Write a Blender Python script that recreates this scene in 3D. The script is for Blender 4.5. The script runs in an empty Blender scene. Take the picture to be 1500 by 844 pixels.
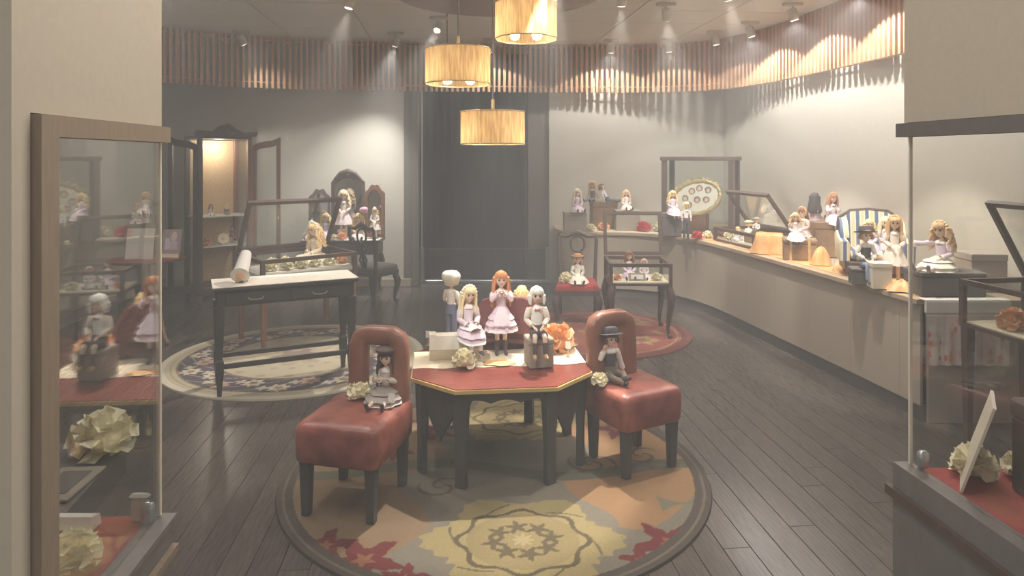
import bpy, bmesh, math, random
import numpy as np
from mathutils import Vector, Matrix
random.seed(7)
C = bpy.context.scene.collection
S = bpy.context.scene
R = math.radians

# ------------------------------------------------------------------ camera, world, light levels
cam = bpy.data.objects.new('camera', bpy.data.cameras.new('camera'))
C.objects.link(cam)
cam.location = (0, 0, 1.6)
cam.rotation_euler = (R(90), 0, 0)
cam.data.lens = 24.0
cam.data.sensor_width = 36.0
cam.data.shift_y = -0.128
cam.data.clip_start = 0.05
S.camera = cam
S.view_settings.view_transform = 'Standard'
S.view_settings.look = 'None'
S.view_settings.gamma = 1.0
S.view_settings.exposure = 0.35
w = bpy.data.worlds.new('world')
S.world = w
w.use_nodes = True
w.node_tree.nodes['Background'].inputs[0].default_value = (1.0, 0.97, 0.92, 1)
w.node_tree.nodes['Background'].inputs[1].default_value = 0.5
WARM = (1.0, 0.92, 0.82)
NEUT = (1.0, 0.98, 0.95)
P_FILL = 10.0      # added fill panels, unseen (nearer half of the room)
P_WASH = 42.0       # wall washers along the slats
P_KEY = 60.0        # track spots on the displays
HAZE = 0.045  # density of the added scatter volume that lifts the blacks
P_PEND = 1.3


def light(name, kind, loc, power, col=NEUT, target=None, size=0.03, angle=60, blend=0.3):
    d = bpy.data.lights.new(name, kind)
    d.energy = power
    d.color = col
    if kind == 'SPOT':
        d.spot_size = R(angle)
        d.spot_blend = blend
        d.shadow_soft_size = size
    elif kind == 'AREA':
        d.shape = 'SQUARE'
        d.size = size
    else:
        d.shadow_soft_size = size
    o = bpy.data.objects.new(name, d)
    C.objects.link(o)
    o.location = loc
    if target is not None:
        o.rotation_euler = (Vector(target) - Vector(loc)).to_track_quat('-Z', 'Y').to_euler()
    return o


# ------------------------------------------------------------------ materials
def lin(c):
    return tuple(((x / 255) / 12.92 if x / 255 <= .04045 else ((x / 255 + .055) / 1.055) ** 2.4) for x in c)


def mat(name, rgb, rough=.55, var=.1, scale=18, metal=0, spec=.4, bump=0, rgb2=None, stretch=None, rand=0, ramp=None, sheen=0):
    m = bpy.data.materials.new(name)
    m.use_nodes = True
    nt = m.node_tree
    N, L = nt.nodes, nt.links
    b = N['Principled BSDF']
    b.inputs['Roughness'].default_value = rough
    b.inputs['Metallic'].default_value = metal
    b.inputs['Specular IOR Level'].default_value = spec
    if sheen:
        b.inputs['Sheen Weight'].default_value = sheen
    c = lin(rgb)
    c2 = lin(rgb2) if rgb2 else None
    tc = N.new('ShaderNodeTexCoord')
    mp = N.new('ShaderNodeMapping')
    L.new(tc.outputs['Object'], mp.inputs['Vector'])
    if stretch:
        mp.inputs['Scale'].default_value = stretch
    nz = N.new('ShaderNodeTexNoise')
    nz.inputs['Scale'].default_value = scale
    nz.inputs['Detail'].default_value = 4
    L.new(mp.outputs[0], nz.inputs['Vector'])
    cr = N.new('ShaderNodeValToRGB')
    lo, hi = ramp or (.3, .7)
    cr.color_ramp.elements[0].position = lo
    cr.color_ramp.elements[1].position = hi
    a = tuple(x * (1 - var) for x in c)
    z = c2 if c2 else tuple(min(1, x * (1 + var)) for x in c)
    cr.color_ramp.elements[0].color = (*a, 1)
    cr.color_ramp.elements[1].color = (*z, 1)
    L.new(nz.outputs['Fac'], cr.inputs['Fac'])
    src = cr.outputs['Color']
    if rand:
        oi = N.new('ShaderNodeObjectInfo')
        mr = N.new('ShaderNodeMapRange')
        mr.inputs['To Min'].default_value = 1 - rand
        mr.inputs['To Max'].default_value = 1 + rand
        L.new(oi.outputs['Random'], mr.inputs['Value'])
        hs = N.new('ShaderNodeHueSaturation')
        L.new(mr.outputs[0], hs.inputs['Value'])
        L.new(src, hs.inputs['Color'])
        src = hs.outputs['Color']
    L.new(src, b.inputs['Base Color'])
    if bump:
        bp = N.new('ShaderNodeBump')
        bp.inputs['Strength'].default_value = bump
        bp.inputs['Distance'].default_value = .01
        L.new(nz.outputs['Fac'], bp.inputs['Height'])
        L.new(bp.outputs[0], b.inputs['Normal'])
    return m


def mat_attr(name, rough=.9, noise=.12, scale=220, sheen=0):
    """colour comes from the print woven into the mesh (attribute 'col'), with fibre grain"""
    m = bpy.data.materials.new(name)
    m.use_nodes = True
    N, L = m.node_tree.nodes, m.node_tree.links
    b = N['Principled BSDF']
    b.inputs['Roughness'].default_value = rough
    b.inputs['Specular IOR Level'].default_value = .15
    at = N.new('ShaderNodeAttribute')
    at.attribute_name = 'col'
    tc = N.new('ShaderNodeTexCoord')
    nz = N.new('ShaderNodeTexNoise')
    nz.inputs['Scale'].default_value = scale
    L.new(tc.outputs['Object'], nz.inputs['Vector'])
    mr = N.new('ShaderNodeMapRange')
    mr.inputs['From Min'].default_value = .3
    mr.inputs['From Max'].default_value = .7
    mr.inputs['To Min'].default_value = 1 - noise
    mr.inputs['To Max'].default_value = 1 + noise
    L.new(nz.outputs['Fac'], mr.inputs['Value'])
    hs = N.new('ShaderNodeHueSaturation')
    L.new(at.outputs['Color'], hs.inputs['Color'])
    L.new(mr.outputs[0], hs.inputs['Value'])
    L.new(hs.outputs['Color'], b.inputs['Base Color'])
    return m


def mat_glass(name, tint=(1, 1, 1), f0=.05, gain=.95):
    m = bpy.data.materials.new(name)
    m.use_nodes = True
    N, L = m.node_tree.nodes, m.node_tree.links
    N.remove(N['Principled BSDF'])
    tr = N.new('ShaderNodeBsdfTransparent')
    tr.inputs[0].default_value = (*tint, 1)
    gl = N.new('ShaderNodeBsdfGlossy')
    gl.inputs['Roughness'].default_value = .01
    lw = N.new('ShaderNodeLayerWeight')
    lw.inputs['Blend'].default_value = .5
    pw = N.new('ShaderNodeMath')
    pw.operation = 'POWER'
    pw.inputs[1].default_value = 4.2
    L.new(lw.outputs['Facing'], pw.inputs[0])
    ma = N.new('ShaderNodeMath')
    ma.operation = 'MULTIPLY_ADD'
    ma.inputs[1].default_value = gain
    ma.inputs[2].default_value = f0
    ma.use_clamp = True
    L.new(pw.outputs[0], ma.inputs[0])
    mx = N.new('ShaderNodeMixShader')
    L.new(ma.outputs[0], mx.inputs[0])
    L.new(tr.outputs[0], mx.inputs[1])
    L.new(gl.outputs[0], mx.inputs[2])
    L.new(mx.outputs[0], N['Material Output'].inputs[0])
    return m


def mat_emit(name, rgb, strength):
    m = bpy.data.materials.new(name)
    m.use_nodes = True
    b = m.node_tree.nodes['Principled BSDF']
    b.inputs['Base Color'].default_value = (*lin(rgb), 1)
    b.inputs['Emission Color'].default_value = (*lin(rgb), 1)
    b.inputs['Emission Strength'].default_value = strength
    return m


def mat_shade(name):
    """woven amber lampshade: lets the bulbs' light through"""
    m = bpy.data.materials.new(name)
    m.use_nodes = True
    N, L = m.node_tree.nodes, m.node_tree.links
    N.remove(N['Principled BSDF'])
    tc = N.new('ShaderNodeTexCoord')
    mp = N.new('ShaderNodeMapping')
    mp.inputs['Scale'].default_value = (90, 90, 8)
    L.new(tc.outputs['Object'], mp.inputs['Vector'])
    nz = N.new('ShaderNodeTexNoise')
    nz.inputs['Scale'].default_value = 1.0
    L.new(mp.outputs[0], nz.inputs['Vector'])
    cr = N.new('ShaderNodeValToRGB')
    cr.color_ramp.elements[0].position = .35
    cr.color_ramp.elements[1].position = .65
    cr.color_ramp.elements[0].color = (*lin((198, 158, 100)), 1)
    cr.color_ramp.elements[1].color = (*lin((236, 206, 150)), 1)
    L.new(nz.outputs['Fac'], cr.inputs['Fac'])
    tl = N.new('ShaderNodeBsdfTranslucent')
    df = N.new('ShaderNodeBsdfDiffuse')
    L.new(cr.outputs[0], tl.inputs[0])
    L.new(cr.outputs[0], df.inputs[0])
    mx = N.new('ShaderNodeMixShader')
    mx.inputs[0].default_value = .5
    L.new(tl.outputs[0], mx.inputs[1])
    L.new(df.outputs[0], mx.inputs[2])
    L.new(mx.outputs[0], N['Material Output'].inputs[0])
    return m


M = {}
M['wall'] = mat('wall_paint', (204, 199, 186), .85, .03, 40, spec=.2)
M['pillar'] = mat('pillar_paint', (190, 178, 160), .85, .03, 60, spec=.2)
M['ceil'] = mat('ceiling_tile_paint', (222, 212, 194), .9, .03, 30, spec=.2)
M['ceil_gap'] = mat('ceiling_joint', (120, 112, 102), .9)
M['plank'] = mat('dark_floor_wood', (78, 71, 66), .26, .16, 7, stretch=(14, 1.2, 1), rand=.12, spec=.4, rgb2=(102, 93, 86))
M['joint'] = mat('floor_joint', (84, 78, 74), .7)
M['slat'] = mat('slat_wood', (208, 162, 122), .6, .1, 12, stretch=(4, 4, 1), rand=.06)
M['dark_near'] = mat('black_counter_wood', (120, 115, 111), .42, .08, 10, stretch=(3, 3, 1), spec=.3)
M['dark'] = mat('black_wood', (86, 82, 80), .42, .08, 10, stretch=(3, 3, 1), spec=.3)
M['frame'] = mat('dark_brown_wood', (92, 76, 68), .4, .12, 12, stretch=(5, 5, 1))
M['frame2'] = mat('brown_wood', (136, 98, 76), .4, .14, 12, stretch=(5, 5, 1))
M['bronze'] = mat('bronze_wood_frame', (142, 126, 108), .45, .08, 14, stretch=(8, 8, 1))
M['mahog'] = mat('mahogany_top', (138, 74, 66), .22, .22, 9, stretch=(2, 12, 1), spec=.5)
M['gold'] = mat('gilt_edge', (214, 184, 120), .4, .1, 20)
M['brass'] = mat('gilt_metal', (206, 186, 140), .35, .15, 30, metal=.3)
M['leather'] = mat('red_leather', (140, 78, 70), .36, .25, 9, spec=.5, bump=.3, rgb2=(178, 108, 94))
M['leather2'] = mat('brown_leather', (150, 102, 86), .33, .1, 12, spec=.55)
M['redcloth'] = mat('red_baize', (172, 84, 80), .9, .08, 60)
M['redseat'] = mat('red_velvet', (172, 62, 62), .85, .12, 30)
M['cream'] = mat('cream_cloth', (236, 222, 196), .9, .06, 40)
M['white'] = mat('white_card', (240, 234, 228), .7, .02, 20)
M['lace'] = mat('white_lace', (238, 230, 218), .95, .08, 90, bump=.4)
M['boxgrey'] = mat('grey_linen_box', (164, 154, 140), .85, .05, 60)
M['boxwhite'] = mat('ivory_box', (226, 218, 200), .8, .03, 40)
M['boxdark'] = mat('dark_box', (108, 102, 98), .7, .05, 40)
M['boxbrown'] = mat('brown_trunk', (150, 124, 98), .6, .15, 20)
M['orange'] = mat('orange_satin', (240, 168, 98), .45, .14, 7, rgb2=(252, 208, 148), spec=.5)
M['petal_c'] = mat('cream_petals', (250, 242, 214), .8, .05, 40)
M['petal_o'] = mat('orange_petals', (246, 194, 148), .8, .1, 40)
M['petal_r'] = mat('red_petals', (222, 92, 92), .8, .1, 40)
M['petal_p'] = mat('pink_petals', (246, 186, 208), .8, .1, 40)
M['leaf'] = mat('green_leaf', (136, 158, 108), .7, .15, 30)
M['skin'] = mat('doll_skin', (244, 216, 194), .55, .02, 20)
M['counter'] = mat('counter_laminate', (178, 166, 150), .6, .02, 30)
M['countertop'] = mat('counter_top', (188, 166, 140), .5, .06, 14)
M['kick'] = mat('toe_kick', (110, 104, 98), .5, .05, 10)
M['fixture'] = mat('fixture_white', (206, 196, 178), .5, .02, 10)
M['cord'] = mat('black_cord', (104, 96, 100), .5)
M['metal'] = mat('brushed_metal', (196, 200, 204), .28, .03, 40, metal=.7)
M['curtain'] = mat('dark_curtain', (84, 82, 80), .95, .06, 60, spec=.1)
M['jamb'] = mat('door_jamb', (118, 112, 104), .7, .05, 20)
M['goldpaper'] = mat('gold_wallpaper', (210, 180, 136), .8, .12, 40)
M['shelf'] = mat('glass_shelf_edge', (226, 228, 220), .2)
M['tagpaper'] = mat('tag_paper', (246, 240, 234), .8, .02)
M['eye'] = mat('doll_eye', (92, 70, 64), .15, .05)
M['lip'] = mat('doll_lip', (214, 128, 124), .4, .03)
M['shoe'] = mat('black_shoe', (92, 86, 88), .3, .05)
M['shoe_t'] = mat('tan_shoe', (216, 184, 136), .4, .05)
M['glass'] = mat_glass('clear_glass', (.97, .985, .98), .05)
M['pane'] = mat_glass('display_pane_glass', (.93, .94, .93), .13, .95)
M['glassedge'] = mat('polished_glass_edge', (232, 222, 206), .15, .03)
M['mirror'] = mat('mirror_silver', (190, 186, 180), .04, .02, 5, metal=1)
M['shade'] = mat_shade('amber_shade')
M['bulb'] = mat_emit('lit_bulb', (255, 238, 205), 6.0)
M['lens'] = mat_emit('lit_lens', (255, 246, 228), 4.0)
M['rug'] = mat_attr('woven_rug')
M['print'] = mat_attr('printed_surface', .7, .04, 60)
_cl = {}


def cloth(rgb):
    if rgb not in _cl:
        _cl[rgb] = mat('doll_cloth_%d' % len(_cl), rgb, .85, .07, 60)
    return _cl[rgb]


# ------------------------------------------------------------------ mesh builder
class MB:
    def __init__(s):
        s.v, s.f = [], []

    def add(s, vs, fs, mtx=None):
        o = len(s.v)
        if mtx is not None:
            vs = [tuple(mtx @ Vector(p)) for p in vs]
        s.v += [tuple(p) for p in vs]
        s.f += [tuple(i + o for i in f) for f in fs]
        return s

    def box(s, x0, x1, y0, y1, z0, z1, mtx=None, b=0):
        if b:
            b = min(b, (x1 - x0) * .45, (y1 - y0) * .45, (z1 - z0) * .45)
            poly = [(x0 + b, y0), (x1 - b, y0), (x1, y0 + b), (x1, y1 - b), (x1 - b, y1), (x0 + b, y1), (x0, y1 - b), (x0, y0 + b)]
            cx, cy = (x0 + x1) / 2, (y0 + y1) / 2
            sx, sy = 1 - 2 * b / (x1 - x0), 1 - 2 * b / (y1 - y0)
            inn = [(cx + (x - cx) * sx, cy + (y - cy) * sy) for x, y in poly]
            rings = [[(x, y, z0) for x, y in inn], [(x, y, z0 + b) for x, y in poly], [(x, y, z1 - b) for x, y in poly], [(x, y, z1) for x, y in inn]]
            return s.rings(rings, True, True, True, mtx)
        vs = [(x0, y0, z0), (x1, y0, z0), (x1, y1, z0), (x0, y1, z0), (x0, y0, z1), (x1, y0, z1), (x1, y1, z1), (x0, y1, z1)]
        fs = [(0, 3, 2, 1), (4, 5, 6, 7), (0, 1, 5, 4), (1, 2, 6, 5), (2, 3, 7, 6), (3, 0, 4, 7)]
        return s.add(vs, fs, mtx)

    def rings(s, rings, closed=True, cap0=True, cap1=True, mtx=None):
        n = len(rings[0])
        vs = [p for r in rings for p in r]
        fs = []
        for i in range(len(rings) - 1):
            for j in range(n if closed else n - 1):
                k = (j + 1) % n
                fs.append((i * n + j, i * n + k, (i + 1) * n + k, (i + 1) * n + j))
        if cap0:
            fs.append(tuple(range(n - 1, -1, -1)))
        if cap1:
            fs.append(tuple((len(rings) - 1) * n + j for j in range(n)))
        return s.add(vs, fs, mtx)

    def tube(s, pts, rad, n=8, cap=True, flat=1.0, mtx=None):
        pts = [Vector(p) for p in pts]
        if not hasattr(rad, '__len__'):
            rad = [rad] * len(pts)
        rs = []
        prev = None
        for i, p in enumerate(pts):
            t = (pts[min(i + 1, len(pts) - 1)] - pts[max(i - 1, 0)])
            t = t.normalized() if t.length > 1e-9 else Vector((0, 0, 1))
            if prev is None:
                up = Vector((0, 1, 0)) if abs(t.y) < .9 else Vector((1, 0, 0))
                a = t.cross(up).normalized()
            else:
                a = (prev - t * prev.dot(t)).normalized()
            prev = a
            b = t.cross(a)
            rs.append([p + (a * math.cos(2 * math.pi * j / n) + b * math.sin(2 * math.pi * j / n) * flat) * rad[i] for j in range(n)])
        return s.rings(rs, True, cap, cap, mtx)

    def bar(s, p, q, wx, wz=None, mtx=None):
        """square bar from p to q"""
        p, q = Vector(p), Vector(q)
        t = (q - p).normalized()
        up = Vector((0, 0, 1)) if abs(t.z) < .9 else Vector((0, 1, 0))
        a = t.cross(up).normalized() * wx / 2
        b = t.cross(a).normalized() * (wz or wx) / 2
        return s.rings([[c - a - b, c + a - b, c + a + b, c - a + b] for c in (p, q)], True, True, True, mtx)

    def lathe(s, prof, n=16, mtx=None, cap=True):
        rs = [[(r * math.cos(2 * math.pi * j / n), r * math.sin(2 * math.pi * j / n), z) for j in range(n)] for r, z in prof]
        return s.rings(rs, True, cap, cap, mtx)

    def ell(s, c, r, n=12, m=8, mtx=None):
        rs = []
        for i in range(m + 1):
            a = math.pi * i / m
            k = max(math.sin(a), .02)
            rs.append([(c[0] + r[0] * k * math.cos(2 * math.pi * j / n), c[1] + r[1] * k * math.sin(2 * math.pi * j / n), c[2] - r[2] * math.cos(a)) for j in range(n)])
        return s.rings(rs, True, True, True, mtx)

    def prism(s, poly, z0, z1, mtx=None):
        return s.rings([[(x, y, z0) for x, y in poly], [(x, y, z1) for x, y in poly]], True, True, True, mtx)

    def build(s, name, m, parent=None, smooth=False, loc=None, rz=None):
        me = bpy.data.meshes.new(name)
        me.from_pydata(s.v, [], s.f)
        me.materials.append(m)
        if smooth:
            me.polygons.foreach_set('use_smooth', [True] * len(me.polygons))
            try:
                me.set_sharp_from_angle(angle=R(50))
            except Exception:
                pass
        return link(name, me, parent, loc, rz)


def link(name, me, parent=None, loc=None, rz=None):
    o = bpy.data.objects.new(name, me)
    C.objects.link(o)
    if parent is not None:
        o.parent = parent
    if loc is not None:
        o.location = loc
    if rz is not None:
        o.rotation_euler = (0, 0, rz)
    return o


def tag(o, label, cat, group=None, kind=None):
    o['label'] = label
    o['category'] = cat
    if group:
        o['group'] = group
    if kind:
        o['kind'] = kind
    return o


def thing(name, label, cat, loc=(0, 0, 0), rz=0, group=None):
    o = bpy.data.objects.new(name, None)
    o.empty_display_size = .05
    C.objects.link(o)
    o.location = loc
    o.rotation_euler = (0, 0, rz)
    return tag(o, label, cat, group)


def struct(o):
    o['kind'] = 'structure'
    return o


def at(px, py, z):
    """ground-plane survey: the point at height z seen at a pixel of the photograph"""
    Y = (1.6 - z) * 1000 / (py - 230)
    return ((px - 750) / 1000 * Y, Y)


def X(px, Y):
    return (px - 750) / 1000 * Y


def catmull(pts, step):
    P = [Vector((*p, 0)) if len(p) == 2 else Vector(p) for p in pts]
    P = [P[0] * 2 - P[1]] + P + [P[-1] * 2 - P[-2]]
    fine = []
    for i in range(1, len(P) - 2):
        for k in range(40):
            t = k / 40
            a, b, c, d = P[i - 1:i + 3]
            fine.append(.5 * (2 * b + (c - a) * t + (2 * a - 5 * b + 4 * c - d) * t * t + (3 * b - a - 3 * c + d) * t ** 3))
    fine.append(P[-2])
    out, acc = [fine[0]], 0
    for a, b in zip(fine, fine[1:]):
        d = (b - a).length
        while acc + d >= step:
            a = a + (b - a) * ((step - acc) / d)
            d = (b - a).length
            acc = 0
            out.append(a)
        acc += d
    return out


# ------------------------------------------------------------------ room shell
SL = -.09                                   # the room's depth axis drifts left in the view
CEIL = 3.0
b = MB()
b.box(-5.2, 4.4, -2.5, 13, -.12, -.008)
floor = struct(b.build('floor', M['joint']))
# planks: laid along the room's depth axis, boards of one length with staggered ends
PW, PL = .118, 1.9
pb = MB()
pb.box(-PW / 2 + .0012, PW / 2 - .0012, 0, PL - .002, -.008, 0, b=.0015)
pme = None
yaw = math.atan(.095)
cs, sn = math.cos(yaw), math.sin(yaw)
cands = []
for i in range(-42, 36):
    off = random.random() * PL
    for j in range(-1, 6):
        u, v = i * PW, off + j * PL
        x, y = u * cs - v * sn, u * sn + v * cs
        cands.append((x, y))


def seen(x, y):
    for t in (0, .3, .6, 1):
        xx, yy = x - sn * PL * t, y + cs * PL * t
        if yy > 1.5 and yy < 8.9 and abs(xx) < .77 * yy and 1600 / yy + 230 < 860 and -4.3 < xx < 2.75 - .1 * (yy - 5):
            return True
    return False


vis = sorted([c for c in cands if seen(*c)], key=lambda c: c[1] + abs(c[0]) * .2)
other = [c for c in cands if c not in set(vis[:296]) and c[1] < 8.6]
for x, y in vis[:296]:
    if pme is None:
        o = pb.build('plank', M['plank'], floor)
        pme = o.data
    else:
        o = link('plank', pme, floor)
    o.location = (x, y, 0)
    o.rotation_euler = (0, 0, yaw)
rest = MB()
for x, y in other:
    rest.add([(p[0], p[1], p[2]) for p in pb.v], pb.f, Matrix.Translation((x, y, 0)) @ Matrix.Rotation(yaw, 4, 'Z'))
o = rest.build('outer_planks', M['plank'], floor)
o['kind'] = 'stuff'


def wall(name, p, q, z0, z1, th, m, side=1):
    """wall slab whose inner face runs p->q; thickness to the left of p->q when side=1"""
    p, q = Vector(p), Vector(q)
    d = (q - p).normalized()
    nrm = Vector((-d.y, d.x)) * th * side
    b = MB()
    b.prism([tuple(p), tuple(q), tuple(q + nrm), tuple(p + nrm)] if side > 0 else [tuple(p), tuple(p + nrm), tuple(q + nrm), tuple(q)], z0, z1)
    return struct(b.build(name, m))


WLf, WLb = (-3.74, 1.06), (-4.42, 8.43)
wall('wall_left', WLf, WLb, 0, CEIL, .12, M['wall'])
wall('wall_back_left', (-4.42, 8.43), (-1.235, 8.43), 0, CEIL, .12, M['wall'])
wall('wall_back_right', (.47, 8.62), (2.75, 8.87), 0, CEIL, .12, M['wall'])
wall('wall_right', (2.75, 8.87), (3.66, 1.0), 0, CEIL, .12, M['wall'])
# doorway recess
wall('wall_recess_left', (-1.235, 8.43), (-1.3, 9.5), 0, CEIL, .1, M['jamb'])
wall('wall_recess_right', (.50, 9.5), (.47, 8.75), 0, CEIL, .1, M['jamb'])
b = MB()
n = 90
pts = [(-1.3 + 1.82 * i / n, 9.3 + .003 * math.sin(i * 1.3)) for i in range(n + 1)]
b.rings([[(x, y, .0) for x, y in pts] + [(x, y + .03, .0) for x, y in reversed(pts)], [(x, y, CEIL) for x, y in pts] + [(x, y + .03, CEIL) for x, y in reversed(pts)]])
struct(b.build('wall_recess_back', M['curtain'], smooth=True))
b = MB()
b.box(-1.235, -1.15, 8.40, 8.50, 0, CEIL, b=.008)
struct(b.build('trim_1', M['jamb']))
b = MB()
b.box(.20, .47, 8.66, 8.74, 0, CEIL, b=.008)
struct(b.build('trim_2', M['jamb']))
b = MB()
b.box(-1.135, -1.115, 8.50, 8.52, 0, 2.9, b=.004)
struct(b.build('trim_3', M['metal']))
b = MB()
b.box(.165, .18, 8.70, 8.715, 0, 2.9, b=.004)
struct(b.build('trim_4', M['jamb']))

# entrance walls with their display windows


def plane_l(y):
    return -.78 + SL * (y - 1.52)


def plane_r(y):
    return 1.035 + SL * (y - 1.79)


b = MB()
b.prism([(-3.8, 1.0), (plane_l(1.0), 1.0), (plane_l(1.045), 1.045), (-3.8, 1.045)], 0, CEIL)
struct(b.build('wall_front_left', M['pillar']))
b = MB()
b.prism([(plane_l(1.045), 1.045), (plane_l(1.52), 1.52), (plane_l(1.52) - .14, 1.52), (plane_l(1.045) - .14, 1.045)], 1.668, CEIL)
struct(b.build('wall_header_left', M['pillar']))
b = MB()
b.prism([(plane_r(.9), .9), (3.7, .9), (3.7, 1.0), (plane_r(1.0), 1.0)], 0, CEIL)
struct(b.build('wall_front_right', M['pillar']))
b = MB()
b.prism([(plane_r(1.0), 1.0), (plane_r(1.0) + .14, 1.0), (plane_r(1.80) + .14, 1.80), (plane_r(1.80), 1.80)], 1.69, CEIL)
struct(b.build('wall_header_right', M['pillar']))

# ceiling: slab and square-edged panels with recessed joints
b = MB()
b.prism([(-4.6, .9), (3.9, .9), (3.0, 9.6), (-4.6, 9.6)], CEIL + .014, CEIL + .1)
ceil = struct(b.build('ceiling', M['ceil_gap']))
tw, tl = .9, .6
cache = {}
for i in range(-6, 5):
    for j in range(0, 15):
        u, v = i * tw, .95 + j * tl
        x, y = u * cs - v * sn, u * sn + v * cs
        if not (-5.0 < x < 3.3 and .5 < y < 9.0):
            continue
        if 'm' not in cache:
            tb = MB()
            tb.box(.006, tw - .006, .006, tl - .006, 0, .016)
            o = tb.build('ceiling_tile', M['ceil'], ceil)
            cache['m'] = o.data
        else:
            o = link('ceiling_tile', cache['m'], ceil)
        o.location = (x, y, CEIL)
        o.rotation_euler = (0, 0, yaw)
b = MB()
b.lathe([(.86, 0), (.9, .02), (.9, .045), (.5, .05)], 48)
o = b.build('trim_ceiling_rose', mat('rose_wood', (166, 140, 118), .6, .1, 8, stretch=(2, 14, 1)), None, True, (-.12, 5.72, CEIL - .05))
struct(o)

# slatted valance following the wall
VAL = [(-4.25, 6.2), (-4.0, 6.95), (-3.72, 7.42), (-3.1, 7.86), (-2.3, 8.14), (-1.25, 8.33), (.43, 8.47), (1.5, 8.52), (2.05, 8.40), (2.48, 8.08), (2.75, 7.45), (2.90, 6.6), (3.03, 5.3), (3.1, 4.6), (3.2, 3.7)]
vpts = catmull(VAL, .064)
root = bpy.data.objects.new('trim_valance', None)
C.objects.link(root)
struct(root)
sm = None
for i, p in enumerate(vpts[:-1]):
    d = vpts[i + 1] - p
    if sm is None:
        sb = MB()
        sb.box(-.015, .015, -.03, .03, 2.40, CEIL, b=.002)
        o = sb.build('slat', M['slat'], root)
        sm = o.data
    else:
        o = link('slat', sm, root)
    o.location = (p.x, p.y, 0)
    o.rotation_euler = (0, 0, math.atan2(d.y, d.x))
b = MB()
b.tube([(p.x, p.y, 2.47) for p in vpts[::3]], .008, 6)
b.build('rail', M['slat'], root)
b = MB()
b.tube([(p.x, p.y, 2.95) for p in vpts[::3]], .008, 6)
b.build('rail', M['slat'], root)

# baseboards
b = MB()
b.box(-4.4, -1.24, 8.405, 8.43, 0, .1, b=.006)
struct(b.build('baseboard_back_left', M['counter']))
b = MB()
b.prism([(-4.38, 8.3), (-4.395, 8.3), (-3.83, 2.0), (-3.805, 2.0)], 0, .1)
struct(b.build('baseboard_left', M['counter']))

# low glass barrier across the dark doorway
t = thing('glass_barrier', 'low clear glass barrier with acrylic end posts before the dark doorway', 'barrier', (-.35, 8.66, 0), 0)
b = MB(); b.box(-.78, .76, -.01, .0, .05, .43); b.build('glass_panel', M['glass'], t)
b = MB(); b.box(-.84, .82, -.04, .04, 0, .045, b=.008); b.build('bottom_rail', M['metal'], t)
b = MB(); b.box(-.78, .76, -.012, .002, .43, .438); b.build('top_edge', M['jamb'], t)
for x in (-.835, -.785, .775, .80):
    b = MB(); b.box(x, x + .022, -.02, .02, .045, .46, b=.004); b.build('post', M['metal'], t)


# ------------------------------------------------------------------ entrance display windows
def clamp_hw(t, x, y, z):
    b = MB(); b.box(x - .012, x + .016, y - .022, y + .0, z, z + .045, b=.006); b.build('clamp', M['metal'], t, True)


# left window: counter, red cloth, wooden frame, pane
t = thing('display_counter', 'dark entrance counter with red cloth top under the left glass pane', 'counter', (0, 0, 0))
b = MB()
y0, y1 = 1.05, 1.53
b.prism([(plane_l(y0) + .02, y0), (plane_l(y1) + .02, y1), (-2.2, y1), (-2.2, y0)], 0, .79)
b.build('body', M['dark_near'], t)
b = MB()
b.prism([(plane_l(y0) + .034, y0), (plane_l(y1) + .034, y1), (plane_l(y1) + .018, y1), (plane_l(y0) + .018, y0)], .72, .735)
b.build('molding', M['bronze'], t)
b = MB()
b.prism([(plane_l(y0) - .025, y0 + .005), (plane_l(y1) - .025, y1 - .005), (-2.2, y1 - .005), (-2.2, y0 + .005)], .79, .797)
b.build('cloth_top', M['redcloth'], t)
b = MB()
b.prism([(plane_l(y0) + .03, y0), (plane_l(y1) + .03, y1), (plane_l(y1) - .022, y1), (plane_l(y0) - .022, y0)], .79, .802)
b.build('edge_rail', M['dark_near'], t)
b = MB()
b.prism([(-1.02, 1.535), (-1.1, 1.95), (-2.2, 1.95), (-2.2, 1.535)], .70, .78)
b.build('back_ledge', M['boxdark'], t)

t = thing('window_frame', 'bronze wooden frame with glass pane on the left entrance wall', 'glass pane', (0, 0, 0))
b = MB()
p0, p1 = 1.047, 1.095
b.prism([(plane_l(p0) + .016, p0), (plane_l(p1) + .016, p1), (plane_l(p1) - .02, p1), (plane_l(p0) - .02, p0)], .803, 1.666)
b.build('post', M['bronze'], t)
b = MB()
b.prism([(plane_l(p1) + .016, p1), (plane_l(1.53) + .016, 1.53), (plane_l(1.53) - .02, 1.53), (plane_l(p1) - .02, p1)], 1.632, 1.666)
b.build('top_bar', M['bronze'], t)
b = MB()
b.prism([(plane_l(p1) - .001, p1 + .002), (plane_l(1.512) - .001, 1.512), (plane_l(1.512) - .007, 1.512), (plane_l(p1) - .007, p1 + .002)], .805, 1.631)
b.build('pane', M['pane'], t)
b = MB()
b.prism([(plane_l(1.512) + .001, 1.5125), (plane_l(1.518) + .001, 1.518), (plane_l(1.518) - .009, 1.518), (plane_l(1.512) - .009, 1.5125)], .805, 1.631)
b.build('pane_edge', M['glassedge'], t)
clamp_hw(t, plane_l(1.50) - .018, 1.50, .803)

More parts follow.
